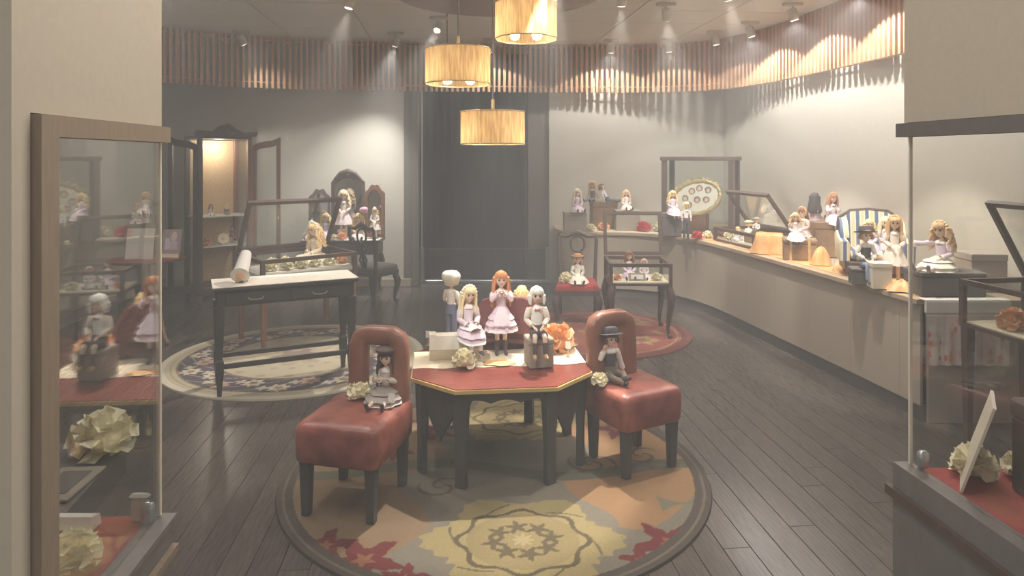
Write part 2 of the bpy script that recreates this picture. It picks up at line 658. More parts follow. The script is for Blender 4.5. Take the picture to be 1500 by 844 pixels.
# right window
t = thing('display_counter', 'black entrance counter with red top in the lower right corner', 'counter', (0, 0, 0))
b = MB()
y0, y1 = 1.02, 1.80
b.prism([(plane_r(y0) - .03, y0), (2.6, y0), (2.6, y1), (plane_r(y1) - .03, y1)], 0, .775)
b.build('body', M['dark_near'], t)
b = MB()
b.prism([(plane_r(y0) - .045, y0), (plane_r(y0) - .028, y0), (plane_r(y1) - .028, y1 + .012), (plane_r(y1) - .045, y1 + .012)], .71, .735)
b.build('molding', M['frame'], t)
b = MB()
b.prism([(plane_r(y0) + .02, y0), (2.6, y0), (2.6, y1 - .01), (plane_r(y1) + .02, y1 - .01)], .775, .785)
b.build('cloth_top', M['redcloth'], t)
b = MB()
b.prism([(plane_r(y0) - .03, y0), (plane_r(y0) + .018, y0), (plane_r(y1) + .018, y1), (plane_r(y1) - .03, y1)], .775, .797)
b.build('edge_rail', M['dark_near'], t)
t = thing('window_frame', 'glass pane under a dark wooden bar on the right entrance wall', 'glass pane', (0, 0, 0))
b = MB()
b.prism([(plane_r(1.05) - .016, 1.05), (plane_r(1.05) + .02, 1.05), (plane_r(1.81) + .02, 1.81), (plane_r(1.81) - .016, 1.81)], 1.652, 1.688)
b.build('top_bar', M['boxdark'], t)
b = MB()
b.prism([(plane_r(1.05) + .001, 1.05), (plane_r(1.05) + .007, 1.05), (plane_r(1.778) + .007, 1.778), (plane_r(1.778) + .001, 1.778)], .80, 1.651)
b.build('pane', mat_glass('right_pane_glass', (.95, .95, .94), .05, .9), t)
b = MB()
b.prism([(plane_r(1.779), 1.779), (plane_r(1.779) + .008, 1.779), (plane_r(1.784) + .008, 1.784), (plane_r(1.784), 1.784)], .80, 1.651)
b.build('pane_edge', M['glassedge'], t)
clamp_hw(t, plane_r(1.77) + .02, 1.77, .798)


# ------------------------------------------------------------------ curved display counter along the right and back walls
FR = [(.52, 8.2), (.60, 7.90), (.90, 7.78), (1.30, 7.72), (1.64, 7.52), (1.86, 7.18), (1.99, 6.8), (2.10, 6.2), (2.20, 5.6), (2.30, 5.0), (2.38, 4.5), (2.44, 4.08)]
CH = .74
cp = [(p.x, p.y) for p in catmull(FR, .06)]


def inset(poly, d):
    out = []
    for i, p in enumerate(poly):
        a, c = Vector(poly[max(i - 1, 0)]), Vector(poly[min(i + 1, len(poly) - 1)])
        t = (c - a).normalized()
        out.append((p[0] - t.y * d, p[1] + t.x * d))
    return out


back = [(3.27, 4.08), (2.735, 8.845), (.52, 8.60)]
t = thing('curved_counter', 'long curved beige display counter running along the right wall', 'counter', (0, 0, 0))
b = MB()
b.prism(cp + back, CH - .028, CH)
b.build('countertop', M['countertop'], t)
inn = inset(cp, .025)
k = 0
step = 8
while k < len(inn) - 1:
    e = min(k + step, len(inn) - 1)
    seg = inn[k:e + 1]
    d0 = (Vector(seg[1]) - Vector(seg[0])).normalized() * .002
    seg = [(seg[0][0] + d0.x, seg[0][1] + d0.y)] + seg[1:]
    ins = inset(seg, .016)
    b = MB()
    b.prism(seg + ins[::-1], .10, CH - .029)
    b.build('front_panel', M['counter'], t, True)
    k = e
kk = inset(cp, .05)
b = MB()
b.prism(kk + inset(kk, .02)[::-1], 0, .10)
b.build('toe_kick', M['kick'], t, True)
b = MB()
b.prism([(2.50, 4.10), (3.26, 4.10), (3.26, 4.12), (2.50, 4.12)], 0, CH - .029)
b.build('end_panel', M['counter'], t)


# ------------------------------------------------------------------ rugs (woven pattern as mesh colour)
def rug(name, label, cx, cy, rad, fn, n=240, rz=0):
    g = np.linspace(-1, 1, n + 1)
    xx, yy = np.meshgrid(g, g)
    # square grid mapped onto the disc
    u = xx * np.sqrt(1 - yy ** 2 / 2)
    v = yy * np.sqrt(1 - xx ** 2 / 2)
    top = np.stack([u * rad, v * rad, np.full_like(u, .012)], -1).reshape(-1, 3)
    idx = np.arange((n + 1) * (n + 1)).reshape(n + 1, n + 1)
    f = np.stack([idx[:-1, :-1], idx[:-1, 1:], idx[1:, 1:], idx[1:, :-1]], -1).reshape(-1, 4)
    rim = np.concatenate([idx[0, :-1], idx[:-1, -1], idx[-1, :0:-1], idx[:0:-1, 0]])
    low = top[rim].copy()
    low[:, 2] = .001
    low[:, :2] *= 1.004
    nb = len(top)
    k = len(rim)
    rf = [(int(rim[(i + 1) % k]), int(rim[i]), nb + i, nb + (i + 1) % k) for i in range(k)]
    me = bpy.data.meshes.new(name)
    me.from_pydata(np.concatenate([top, low]).tolist(), [], f.tolist() + rf + [tuple(range(nb + k - 1, nb - 1, -1))])
    col = fn(np.concatenate([top, low])[:, 0], np.concatenate([top, low])[:, 1])
    a = me.attributes.new('col', 'FLOAT_COLOR', 'POINT')
    rgba = np.ones((len(col), 4))
    rgba[:, :3] = col
    a.data.foreach_set('color', rgba.ravel())
    me.materials.append(M['rug'])
    o = link(name, me, None, (cx, cy, 0), rz)
    return tag(o, label, 'rug')


def L3(c):
    return np.array(lin(c))


def deep(col, k, sat):
    g = col.mean(1, keepdims=True)
    return (g + (col - g) * sat) * k


def put(col, mask, c):
    col[mask] = L3(c)


def leaf_mask(x, y, cx, cy, r, rot, lobes=5, deep=.45):
    dx, dy = x - cx, y - cy
    a = np.arctan2(dy, dx) - rot
    rr = np.hypot(dx, dy)
    edge = r * (1 - deep * np.abs(np.sin(a * lobes / 2)) ** 1.4) * (1 + .08 * np.sin(a * 17))
    return rr < edge


def rug_main(x, y):
    col = np.tile(L3((176, 164, 142)), (len(x), 1))
    r = np.hypot(x, y)
    wob = .05 * np.sin(5 * x + 3) + .04 * np.sin(9 * y)
    put(col, (x < -.45 + wob * 2) & (y > -.62 + .3 * np.sin(4 * x)), (196, 160, 118))
    put(col, (x > .52 + wob * 2) & (y > -.36 + .22 * np.sin(6 * x + 1)), (216, 164, 108))
    put(col, (np.abs(x - .86) < .1) & (np.abs(y + .36) < .05 + .04 * np.sin(20 * x)), (166, 160, 130))
    put(col, (y > -.05 + wob) & (y < .02 + wob), (150, 146, 120))
    for s in (-1, 1):
        my = .66 * s
        mx = .13
        dx, dy = x - mx, (y - my)
        a = np.arctan2(dy * 1.15, dx)
        rr = np.hypot(dx, dy * 1.15)
        edge = .37 * (1 + .12 * np.cos(6 * a) + .05 * np.abs(np.sin(15 * a)) + .03 * np.sin(31 * a))
        put(col, rr < edge, (222, 198, 128))
        put(col, (rr < .27 + .02 * np.cos(8 * a)) & (rr > .245 + .02 * np.cos(8 * a)), (140, 126, 92))
        put(col, (rr < .235), (206, 182, 118))
        for k in range(8):
            ang = k * math.pi / 4 + .2
            put(col, leaf_mask(x, y, mx + .12 * math.cos(ang), my + .1 * math.sin(ang), .055, ang, 5, .6) & (rr > .06), (142, 126, 90))
        sp = np.abs(np.sin(3 * a + 22 * rr))
        put(col, (sp < .12) & (rr > .27) & (rr < edge - .02), (150, 134, 96))
        put(col, leaf_mask(x, y, mx, my, .05, 0, 8, .5), (228, 206, 142))
    for cx, cy, rr, ro in ((.74, -.68, .17, .9), (.60, -.80, .10, .4), (-.50, -.80, .17, 2.2), (-.68, -.70, .13, 2.8), (-.32, -.92, .1, 1.5), (-.35, .45, .12, 2), (-.55, .2, .12, 1), (.7, .5, .15, .6), (-.62, .62, .15, 2.4)):
        put(col, leaf_mask(x, y, cx, cy, rr, ro, 5, .55), (164, 74, 74))
        put(col, leaf_mask(x, y, cx, cy, rr * .3, ro, 5, .5), (200, 130, 92))
    for cx, cy, rr in ((.5, .05, .13), (-.25, -.2, .12), (.78, .15, .1)):
        q = np.hypot(x - cx, y - cy)
        an = np.arctan2(y - cy, x - cx)
        put(col, np.abs(np.sin(q * 40 + an)) * (q < rr) > .93, (140, 124, 100))
    put(col, r > .985, (126, 112, 100))
    put(col, (r > 1.022) & (r < 1.034), (160, 146, 126))
    return deep(col, .43, .8)


def rug_left(x, y):
    col = np.tile(L3((206, 194, 164)), (len(x), 1))
    r = np.hypot(x, y)
    a = np.arctan2(y, x)
    ring = (r > .60) & (r < .86)
    put(col, ring, (108, 98, 108))
    for k in range(22):
        an = k * 2 * math.pi / 22
        rr = .73 + .05 * (1 if k % 2 else -1)
        put(col, leaf_mask(x, y, rr * math.cos(an), rr * math.sin(an), .085, an, 7, .35) & ring, (224, 212, 182) if k % 3 else (214, 176, 150))
        put(col, leaf_mask(x, y, rr * math.cos(an), rr * math.sin(an), .035, an, 5, .3), (170, 130, 120))
        an2 = an + math.pi / 22
        put(col, leaf_mask(x, y, (1.46 - rr) * math.cos(an2), (1.46 - rr) * math.sin(an2), .05, an2, 4, .5), (216, 206, 180))
    put(col, (np.abs(np.sin(11 * a + 30 * r)) < .1) & ring, (204, 194, 170))
    put(col, (r > .575) & (r < .60), (150, 132, 106))
    put(col, (r > .86) & (r < .875), (158, 142, 112))
    put(col, (r > .905) & (r < .915), (190, 160, 110))
    inner = r < .575
    put(col, inner & (np.abs(np.sin(8 * a) * np.cos(18 * r)) > .86), (186, 170, 138))
    put(col, leaf_mask(x, y, 0, 0, .3, 0, 8, .3), (192, 176, 146))
    put(col, leaf_mask(x, y, 0, 0, .2, .3, 6, .4), (150, 132, 122))
    put(col, r > .95, (226, 216, 190))
    return deep(col, .72, .85)


def rug_red(x, y):
    col = np.tile(L3((190, 96, 76)), (len(x), 1))
    r = np.hypot(x, y)
    a = np.arctan2(y, x)
    put(col, np.abs(np.sin(6 * a + 9 * r) * np.sin(14 * r)) > .82, (206, 150, 100))
    put(col, (np.abs(np.sin(9 * x + 2)) * np.abs(np.cos(8 * y))) > .8, (168, 88, 72))
    for cx, cy in ((.35, -.3), (-.35, .3), (.4, .35), (-.4, -.35), (0, 0)):
        put(col, leaf_mask(x, y, cx, cy, .17, 1, 6, .4), (208, 166, 104))
        put(col, leaf_mask(x, y, cx, cy, .09, 1, 5, .4), (182, 110, 80))
    put(col, r > .76, (150, 84, 72))
    put(col, (r > .72) & (r < .735), (214, 170, 116))
    return deep(col, .72, .72)


rug('round_rug', 'large round rug with gold medallions and red leaves under octagonal table', -.085, 3.49, 1.06, rug_main, 330)
rug('round_rug', 'round cream rug with dark floral ring under black console table', -1.72, 5.47, 1.0, rug_left, 240)
rug('round_rug', 'round red patterned rug under the small chair and cabriole display table', .76, 6.22, .85, rug_red, 160)

# ------------------------------------------------------------------ octagonal low table
TZ = .50
tc = (-.07, 3.68)
TA = R(6)
t = thing('octagonal_table', 'low octagonal table with mahogany top, gilt edge and black legs', 'table', (tc[0], tc[1], 0), TA)


def octo(hx, hy, c):
    return [(-hx + c, -hy), (hx - c, -hy), (hx, -hy + c), (hx, hy - c), (hx - c, hy), (-hx + c, hy), (-hx, hy - c), (-hx, -hy + c)]


HX, HY, OC = .462, .44, .215
b = MB(); b.prism(octo(HX - .006, HY - .006, OC), TZ - .004, TZ); b.build('tabletop', M['mahog'], t)
b = MB(); b.prism(octo(HX, HY, OC), TZ - .022, TZ - .0045); b.build('gilt_edge', M['gold'], t)
b = MB(); b.prism(octo(HX - .012, HY - .012, OC), TZ - .034, TZ - .0225); b.build('under_board', M['dark'], t)
oc = octo(HX - .05, HY - .05, OC - .02)
for i in range(8):
    p, q = Vector(oc[i]), Vector(oc[(i + 1) % 8])
    d = (q - p)
    ln = d.length
    mtx = Matrix.Translation((p.x, p.y, 0)) @ Matrix.Rotation(math.atan2(d.y, d.x), 4, 'Z')
    chamfer = i % 2 == 1
    prof = []
    for k in range(25):
        u = k / 24
        if chamfer:
            z = TZ - .08 - (.2 * max(0, 1 - abs(u - .5) * 2.2) if .08 < u < .92 else 0) - .02
        else:
            z = TZ - .085 + (.018 * abs(math.sin(u * math.pi * 3)) if .12 < u < .88 else -.03)
        prof.append((ln * u, z))
    b = MB()
    ring0 = [(x, -.009, z) for x, z in prof] + [(x, -.009, TZ - .035) for x, z in reversed(prof)]
    ring1 = [(x, .009, z) for x, z in prof] + [(x, .009, TZ - .035) for x, z in reversed(prof)]
    b.rings([ring0, ring1], True, True, True, mtx)
    b.build('apron', M['dark'], t)
    b = MB()
    lx = Matrix.Translation((p.x * .985, p.y * .985, 0)) @ Matrix.Rotation(math.atan2(p.y, p.x), 4, 'Z')
    b.rings([[(-.022 * s_, -.035 * s_, z), (.022 * s_, -.035 * s_, z), (.022 * s_, .035 * s_, z), (-.022 * s_, .035 * s_, z)] for z, s_ in ((.014, .75), (.2, .72), (TZ - .11, 1), (TZ - .036, 1))], mtx=lx)
    b.build('leg', M['dark'], t)
# runner across the table
b = MB()
n = 30
pts = []
for i in range(n + 1):
    u = -.458 + .916 * i / n
    pts.append((u, -.10 + .012 * math.sin(i * .9)))
pts2 = []
for i in range(n + 1):
    u = -.458 + .916 * i / n
    pts2.append((u, .2 + .008 * math.sin(i * .7)))
b.prism(pts + pts2[::-1], TZ + .0005, TZ + .0035)
o = b.build('table_runner', M['cream'], None, False, (tc[0], tc[1], 0), TA)
tag(o, 'cream cloth runner lying across the octagonal table top', 'cloth')


# ------------------------------------------------------------------ red leather chairs
def leather_chair(label, p, ang, wd, dp, bx=0):
    """p: rear-left seat corner region centre; local -y is the front"""
    t = thing('leather_chair', label, 'chair', (p[0], p[1], 0), ang, 'red leather chairs by the octagonal table')
    sz = .425
    # padded seat: rounded slab with crown
    b = MB()
    rings = []
    for z, k in ((sz - .175, .93), (sz - .16, .985), (sz - .1, 1.0), (sz - .035, 1.0), (sz - .012, .975), (sz, .92), (sz + .008, .7)):
        hx, hy = wd / 2 * k, dp / 2 * k
        c = .035
        ring = []
        for cx, cy, a0 in ((hx - c, hy - c, 0), (-hx + c, hy - c, 90), (-hx + c, -hy + c, 180), (hx - c, -hy + c, 270)):
            for q in range(5):
                a = R(a0 + q * 22.5)
                ring.append((cx + c * math.cos(a), cy + c * math.sin(a), z))
        rings.append(ring)
    b.rings(rings)
    b.build('seat', M['leather'], t, True)
    for sx in (-1, 1):
        for sy in (-1, 1):
            x, y = sx * (wd / 2 - .045), sy * (dp / 2 - .045)
            b = MB()
            b.rings([[(x - s_, y - s_, z), (x + s_, y - s_, z), (x + s_, y + s_, z), (x - s_, y + s_, z)] for z, s_ in ((.014, .017), (sz - .17, .024))])
            b.build('leg', M['dark'], t)
    # arched backrest with an open middle
    yb = dp / 2 - .05
    hw = .105
    path = [(-hw, yb, sz - .02), (-hw, yb, sz + .1), (-hw, yb + .004, sz + .2), (-hw, yb + .008, sz + .258), (-hw * .9, yb + .01, sz + .29), (-hw * .62, yb + .012, sz + .304), (-hw * .3, yb + .012, sz + .306), (0, yb + .012, sz + .306)]
    path = path + [(-x, y, z) for x, y, z in path[-2::-1]]
    path = [(x + bx, y, z) for x, y, z in path]
    b = MB()
    rs = []
    pv = [Vector(q) for q in path]
    for i, q in enumerate(pv):
        tg = (pv[min(i + 1, len(pv) - 1)] - pv[max(i - 1, 0)]).normalized()
        a = Vector((0, 1, 0))
        c = tg.cross(a).normalized()
        ring = []
        for j in range(12):
            an = 2 * math.pi * j / 12
            sx_, sy_ = math.cos(an), math.sin(an)
            ring.append(q + c * .046 * math.copysign(abs(sx_) ** .6, sx_) + a * .042 * math.copysign(abs(sy_) ** .6, sy_))
        rs.append(ring)
    b.rings(rs)
    b.build('backrest', M['leather2'], t, True)
    return t


# left chair corners: BL(-.84,3.4) FL(-.917,2.987) FR(-.537,2.885)
leather_chair('red leather chair with arched open back left of the octagonal table', (-.72, 3.165), R(-13), .40, .44, .035)
leather_chair('red leather chair with arched open back right of the octagonal table', (.625, 3.56), R(28), .38, .37, -.03)


# ------------------------------------------------------------------ flowers
def flower(label, loc, r, m, group=None, leaf=False, tilt=.4, rz=None, cat='flower'):
    t = thing('flower_head', label, cat, loc, random.random() * 6 if rz is None else rz, group)
    b = MB()
    cnt = 46
    for k in range(cnt):
        zz = 1 - 1.22 * (k + .5) / cnt
        ph = k * 2.39996 + random.uniform(-.25, .25)
        q = math.sqrt(max(0, 1 - zz * zz))
        nn = Vector((q * math.cos(ph), q * math.sin(ph), zz)).normalized()
        sd_ = nn.cross(Vector((.13, .07, 1))).normalized()
        tl_ = nn.cross(sd_)
        sd_ = (sd_ * math.cos(k * 1.3) * .5 + sd_ * .6 + tl_ * .5 * math.sin(k * 2.1)).normalized()
        ff = nn.cross(sd_).normalized()
        ln = r * random.uniform(.88, 1.05)
        vs = []
        for u in range(3):
            for j in (-1, 0, 1):
                p_ = nn * (ln * (.42, .78, 1.0)[u]) + sd_ * (j * r * (.14, .34, .36)[u]) + ff * (r * (.0, .06, .14)[u] * (1 - 1.6 * abs(j)) + r * .1 * math.sin(k + u))
                vs.append((p_.x, p_.y, max(p_.z + r * .42, .004)))
        b.add(vs, [(u * 3 + j, u * 3 + j + 1, u * 3 + j + 4, u * 3 + j + 3) for u in range(2) for j in range(2)])
    p = b.build('petals', m, t, True)
    p['kind'] = 'stuff'
    b = MB(); b.ell((0, 0, r * .48), (r * .66, r * .66, r * .47), 12, 8); b.build('flower_base', m, t, True)
    if leaf:
        b = MB()
        for a in (.4, 2.6):
            mt = Matrix.Rotation(a, 4, 'Z')
            b.add([(0, 0, .003), (r * .7, -r * .25, r * .1), (r * 1.4, 0, r * .08), (r * .7, r * .25, r * .1)], [(0, 1, 2, 3)], mt)
        b.build('leaves', M['leaf'], t)['kind'] = 'stuff'
    return t


# ------------------------------------------------------------------ dolls
JOBS = []
FWD = Vector((0, -1, 0))


def loft(b, rings, cap=True, mtx=None):
    b.rings(rings, True, cap, cap, mtx)


def ering(c, rx, ry, n=14, ruf=0, k=8, ph=0):
    return [(c[0] + rx * (1 + ruf * math.sin(k * a + ph)) * math.cos(a), c[1] + ry * (1 + ruf * math.sin(k * a + ph)) * math.sin(a), c[2]) for a in [2 * math.pi * j / n for j in range(n)]]


def head_geo(b, c, tilt):
    """head with brow, nose, cheeks, chin and ears; faces -y, c is the centre"""
    n, m = 20, 14
    rs = []
    for i in range(m + 1):
        th = math.pi * i / m
        z = -math.cos(th)
        k = max(math.sin(th), .02)
        ring = []
        for j in range(n):
            a = 2 * math.pi * j / n
            x, y = k * math.cos(a), k * math.sin(a)
            tap = 1 - .34 * max(0, -z) ** 1.5
            px, py, pz = x * .074 * tap, y * .082 * (1 - .15 * max(0, -z)), z * .094
            if y < 0:
                f = max(0, -y)
                py -= .012 * math.exp(-((x / .14) ** 2) - ((z + .12) / .14) ** 2) * f          # nose
                py += .008 * math.exp(-((abs(x) - .36) / .16) ** 2 - ((z - .02) / .14) ** 2) * f  # eye hollows
                py -= .006 * math.exp(-((x / .3) ** 2) - ((z + .72) / .2) ** 2) * f             # chin
                py -= .003 * math.exp(-((x / .16) ** 2) - ((z + .42) / .1) ** 2) * f            # lips
            ring.append((px, py, pz))
        rs.append(ring)
    mt = Matrix.Translation(c) @ tilt
    b.rings(rs, mtx=mt)
    for s in (-1, 1):
        b.ell((s * .075, .004, -.012), (.008, .015, .02), 8, 6, mtx=mt)
    return mt


def hand_geo(b, wrist, d, side, curl=.6, s=1.0):
    """palm and five bent fingers in direction d"""
    d = Vector(d).normalized()
    up = Vector((0, 0, 1)) if abs(d.z) < .8 else Vector((0, -1, 0))
    a = d.cross(up).normalized() * side
    nrm = a.cross(d).normalized() * side
    w = Vector(wrist)
    L = .052 * s
    b.rings([[w + d * u * L + a * (x * wd) + nrm * (y * .0065 * s) for x, y in ((-1, -1), (1, -1), (1, 1), (-1, 1))] for u, wd in ((-.1, .010 * s), (.3, .0145 * s), (.55, .0155 * s))])
    for k in range(4):
        x = (-.75 + .5 * k) * .0155 * s
        ln = (.4, .48, .46, .36)[k] * L * .95
        p0 = w + d * L * .5 + a * x
        p1 = p0 + d * ln * .5 - nrm * ln * .12 * curl
        p2 = p1 + d * ln * .32 - nrm * ln * .34 * curl
        p3 = p2 + d * ln * .14 - nrm * ln * .36 * curl
        b.tube([p0, p1, p2, p3], [.0042 * s, .0040 * s, .0035 * s, .0022 * s], 5)
    q0 = w + d * L * .12 - a * .011 * s
    q1 = q0 + d * L * .25 - a * .009 * s - nrm * .002
    q2 = q1 + d * L * .2 - a * .002 * s - nrm * .004
    b.tube([q0, q1, q2], [.0052 * s, .0045 * s, .003 * s], 5)


def doll(label, loc, rz, H=.46, pose='stand', hair=(240, 224, 180), style='long', top=(236, 224, 226), skirt=None, trouser=None,
         vest=None, hat=None, shoes='shoe', socks=None, arms='down', legs='hang', lean=0, turn=0, group=None, bow=None, small=False, tilt=0, apron=None, bonnet=None, spread=1.0):
    t = thing('doll', label, 'doll', loc, rz, group)
    t.scale = (H, H, H)
    sit = pose == 'sit'
    hipz = .055 if sit else .475
    lb = Matrix.Rotation(lean, 4, 'X')                     # torso leaning back (+) about the hips
    hip = Vector((0, 0, hipz))

    def T(x, y, z):
        return hip + lb @ Vector((x, y, z))
    waist, chest, sh, neck = T(0, 0, .12), T(0, 0, .20), T(0, 0, .275), T(0, .004, .315)
    headc = T(0, -.006, .42)
    J = {}
    for s in (-1, 1):
        shp = T(s * .088, 0, .268)
        if arms == 'down':
            el, wr = T(s * .125, .01, .15), T(s * .12, -.03, .05)
        elif arms == 'chest':
            el, wr = T(s * .135, -.03, .155), T(s * .035, -.105, .20)
        elif arms == 'face':
            el, wr = T(s * .12, -.07, .19), T(s * .03, -.115, .285)
        elif arms == 'lap':
            el, wr = T(s * .125, -.01, .145), T(s * .045, -.12, .075)
        elif arms == 'out':
            el, wr = T(s * .16, -.02, .18), T(s * .2, -.09, .11)
        elif arms == 'prop':
            el, wr = T(s * .15, .04, .13), T(s * .17, .03, -.0)
        elif arms == 'point':
            el, wr = (T(-.17, -.06, .245), T(-.29, -.1, .235)) if s < 0 else (T(.125, -.01, .145), T(.045, -.12, .085))
        elif arms == 'wave':
            el, wr = (T(-.15, -.03, .19), T(-.125, -.07, .31)) if s < 0 else (T(.15, .03, .13), T(.18, .0, .0))
        J[s] = [shp, el, wr]
        hp = hip + Vector((s * .043, 0, 0))
        if not sit:
            kn, an, toe = Vector((s * .046, -.01, .25)), Vector((s * .05, .006, .03)), Vector((s * .058, -.06, .014))
        elif legs == 'hang':
            kn, an, toe = hip + Vector((s * .055, -.21, .005)), hip + Vector((s * .06, -.225, -.205)), hip + Vector((s * .066, -.285, -.225))
        elif legs == 'out':
            kn, an, toe = hip + Vector((s * .06, -.2, .0)), hip + Vector((s * .085, -.40, -.028)), hip + Vector((s * .095, -.43, .03))
        elif legs == 'cross':
            kn, an, toe = hip + Vector((s * .07, -.19, .035 if s > 0 else .0)), hip + Vector((s * .0 + .02, -.33, .02 if s > 0 else -.03)), hip + Vector((.03 + s * .02, -.39, .05 if s > 0 else -.01))
        elif legs == 'bent':
            kn, an, toe = hip + Vector((s * .05, -.15, .11)), hip + Vector((s * .055, -.22, -.035)), hip + Vector((s * .06, -.28, -.045))
        J[s] += [hp, kn, an, toe]
    # body graph for the skin modifier
    V = [hip, waist, chest, sh, neck, headc + lb @ Vector((0, .01, -.05))]
    Rr = [(.06, .046), (.046, .036), (.055, .043), (.05, .036), (.022, .022), (.024, .024)]
    E = [(0, 1), (1, 2), (2, 3), (3, 4), (4, 5)]
    for s in (-1, 1):
        q = J[s]
        i = len(V)
        V += [q[0], q[1], q[2]]
        Rr += [(.023, .023), (.018, .018), (.0125, .0125)]
        E += [(3, i), (i, i + 1), (i + 1, i + 2)]
        j = len(V)
        mid = (q[4] + q[5]) / 2 + (Vector((0, .012, 0)) if not sit else Vector((0, 0, -.0)))
        V += [q[3], q[4], mid, q[5], q[6]]
        Rr += [(.042, .042), (.029, .029), (.027, .027), (.017, .017), (.014, .014)]
        E += [(0, j), (j, j + 1), (j + 1, j + 2), (j + 2, j + 3), (j + 3, j + 4)]
    ex = MB()
    rot = Matrix.Rotation(turn, 4, 'Z') @ Matrix.Rotation(tilt, 4, 'Y')
    hm = head_geo(ex, headc, lb @ rot)
    for s in (-1, 1):
        q = J[s]
        hand_geo(ex, q[2], (q[2] - q[1]), s, .7, 1.05)
    me = bpy.data.meshes.new('body')
    me.materials.append(M['skin'])
    link('body', me, t)
    JOBS.append((me, V, Rr, E, ex))
    # face
    for s in (-1, 1):
        b = MB(); b.ell((s * .028, -.0725, .002), (.0125, .006, .0135), 8, 6, mtx=hm); b.build('eye', M['eye'], t, True)
    b = MB(); b.ell((0, -.0775, -.042), (.012, .005, .005), 8, 4, mtx=hm); b.build('mouth', M['lip'], t, True)
    # hair
    hc = cloth(hair)
    b = MB()
    n, m = 22, 9
    rs = []
    low = {'long': -.45, 'bob': -.62, 'short': -.25, 'curly': -.5, 'tail': -.3, 'up': -.2}[style]
    for i in range(m + 1):
        ring = []
        for j in range(n):
            a = 2 * math.pi * j / n
            fr = max(0, -math.sin(a))
            lim = low + (0.36 - low) * (fr ** .7 if fr > 0 else 0)
            if fr > .72:
                lim = .30 + .05 * math.sin(9 * a)
            zt = 1 - (1 - lim) * (i / m)
            k = math.sqrt(max(0, 1 - min(1, zt * zt) * .98)) if zt > 0 else 1 - .1 * zt * zt
            k = max(k, .05)
            wv = 1 + .025 * math.sin(11 * a + i)
            ring.append((k * math.cos(a) * .086 * wv, k * math.sin(a) * .094 * wv + .003, zt * .106 + .002))
        rs.append(ring)
    b.rings(rs, True, True, False, mtx=hm)
    if style in ('long', 'curly', 'tail'):
        cnt = 34 if not small else 18
        for k in range(cnt):
            if style == 'tail':
                a = R(90) + random.uniform(-.35, .35)
            else:
                a = R(-28) + R(236) * (k + .5) / cnt
            x0, y0 = .08 * math.cos(a), .088 * math.sin(a)
            ln = random.uniform(.28, .37) if style != 'curly' else random.uniform(.22, .30)
            out = .042 + (.035 if style == 'curly' else .0) + random.uniform(-.008, .012)
            pts, rd = [], []
            for u in range(7):
                uu = u / 6
                wv = (.016 if style == 'curly' else .006) * math.sin(uu * (16 if style == 'curly' else 7) + k)
                kx = 1 + out / .08 * uu * .8
                pts.append((x0 * kx + wv, y0 * kx + wv * .6 + (.01 * uu if y0 > 0 else .028 * uu), .03 - ln * uu))
                rd.append((.019 if not small else .025) * (1 - .55 * uu ** 2))
            b.tube(pts, rd, 5, mtx=hm)
    elif style == 'bob' or style == 'short':
        for k in range(16):
            a = R(-35) + R(250) * (k + .5) / 16
            x0, y0 = .082 * math.cos(a), .09 * math.sin(a)
            ln = .1 if style == 'bob' else .06
            b.tube([(x0, y0, .0), (x0 * 1.08, y0 * 1.08, -ln * .5), (x0 * 1.02, y0 * 1.02, -ln)], [.02, .019, .008], 5, mtx=hm)
    elif style == 'up':
        b.ell((0, .05, .09), (.05, .05, .045), 10, 6, mtx=hm)
    for k in range(7):   # fringe
        a = R(-90) + R(-48 + 16 * k)
        x0, y0 = .07 * math.cos(a), .084 * math.sin(a)
        b.tube([(x0 * .7, y0 * .75, .085), (x0 * 1.06, y0 * 1.06, .055), (x0 * 1.1, y0 * 1.08, .024)], [.016, .017, .007], 5, mtx=hm)
    b.build('hair', hc, t, True)
    # clothes
    tcm = cloth(top)
    b = MB()
    loft(b, [[T(*p) for p in ering((0, .002, z), rx, ry, 14)] for z, rx, ry in ((-.01, .072, .06), (.06, .064, .054), (.12, .058, .048), (.2, .066, .055), (.26, .072, .05), (.29, .05, .04), (.305, .03, .03))])
    b.build('blouse' if skirt else 'shirt', tcm, t, True)
    for s in (-1, 1):
        q = J[s]
        b = MB()
        e = q[1] + (q[2] - q[1]) * .62
        b.tube([q[0] + (q[0] - q[1]) * .05, q[0] + (q[1] - q[0]) * .3, q[0] + (q[1] - q[0]) * .75, q[1], e, e + (q[2] - q[1]) * .12], [.03, .042 if skirt else .036, .033, .03, .034, .024], 9)
        b.build('sleeve', tcm, t, True)
    b = MB()
    loft(b, [[T(*p) for p in ering((0, -.004, z), rx, ry, 16, .06, 8)] for z, rx, ry in ((.262, .062, .058), (.285, .056, .05), (.30, .035, .034))])
    b.build('collar', cloth((244, 238, 232)), t, True)
    if bow:
        b = MB()
        for s in (-1, 1):
            b.add([T(0, -.064, .262), T(s * .03, -.068, .28), T(s * .034, -.066, .245)], [(0, 1, 2)])
            b.add([T(0, -.060, .262), T(s * .03, -.064, .28), T(s * .034, -.062, .245)], [(2, 1, 0)])
        b.ell(tuple(T(0, -.064, .262)), (.008, .006, .008), 6, 4)
        b.build('bow', cloth(bow), t)
    if vest:
        b = MB()
        loft(b, [[T(*p) for p in ering((0, .002, z), rx, ry, 14)] for z, rx, ry in ((-.015, .077, .065), (.06, .069, .06), (.12, .064, .055), (.2, .072, .061), (.245, .072, .056))])
        b.build('vest', cloth(vest), t, True)
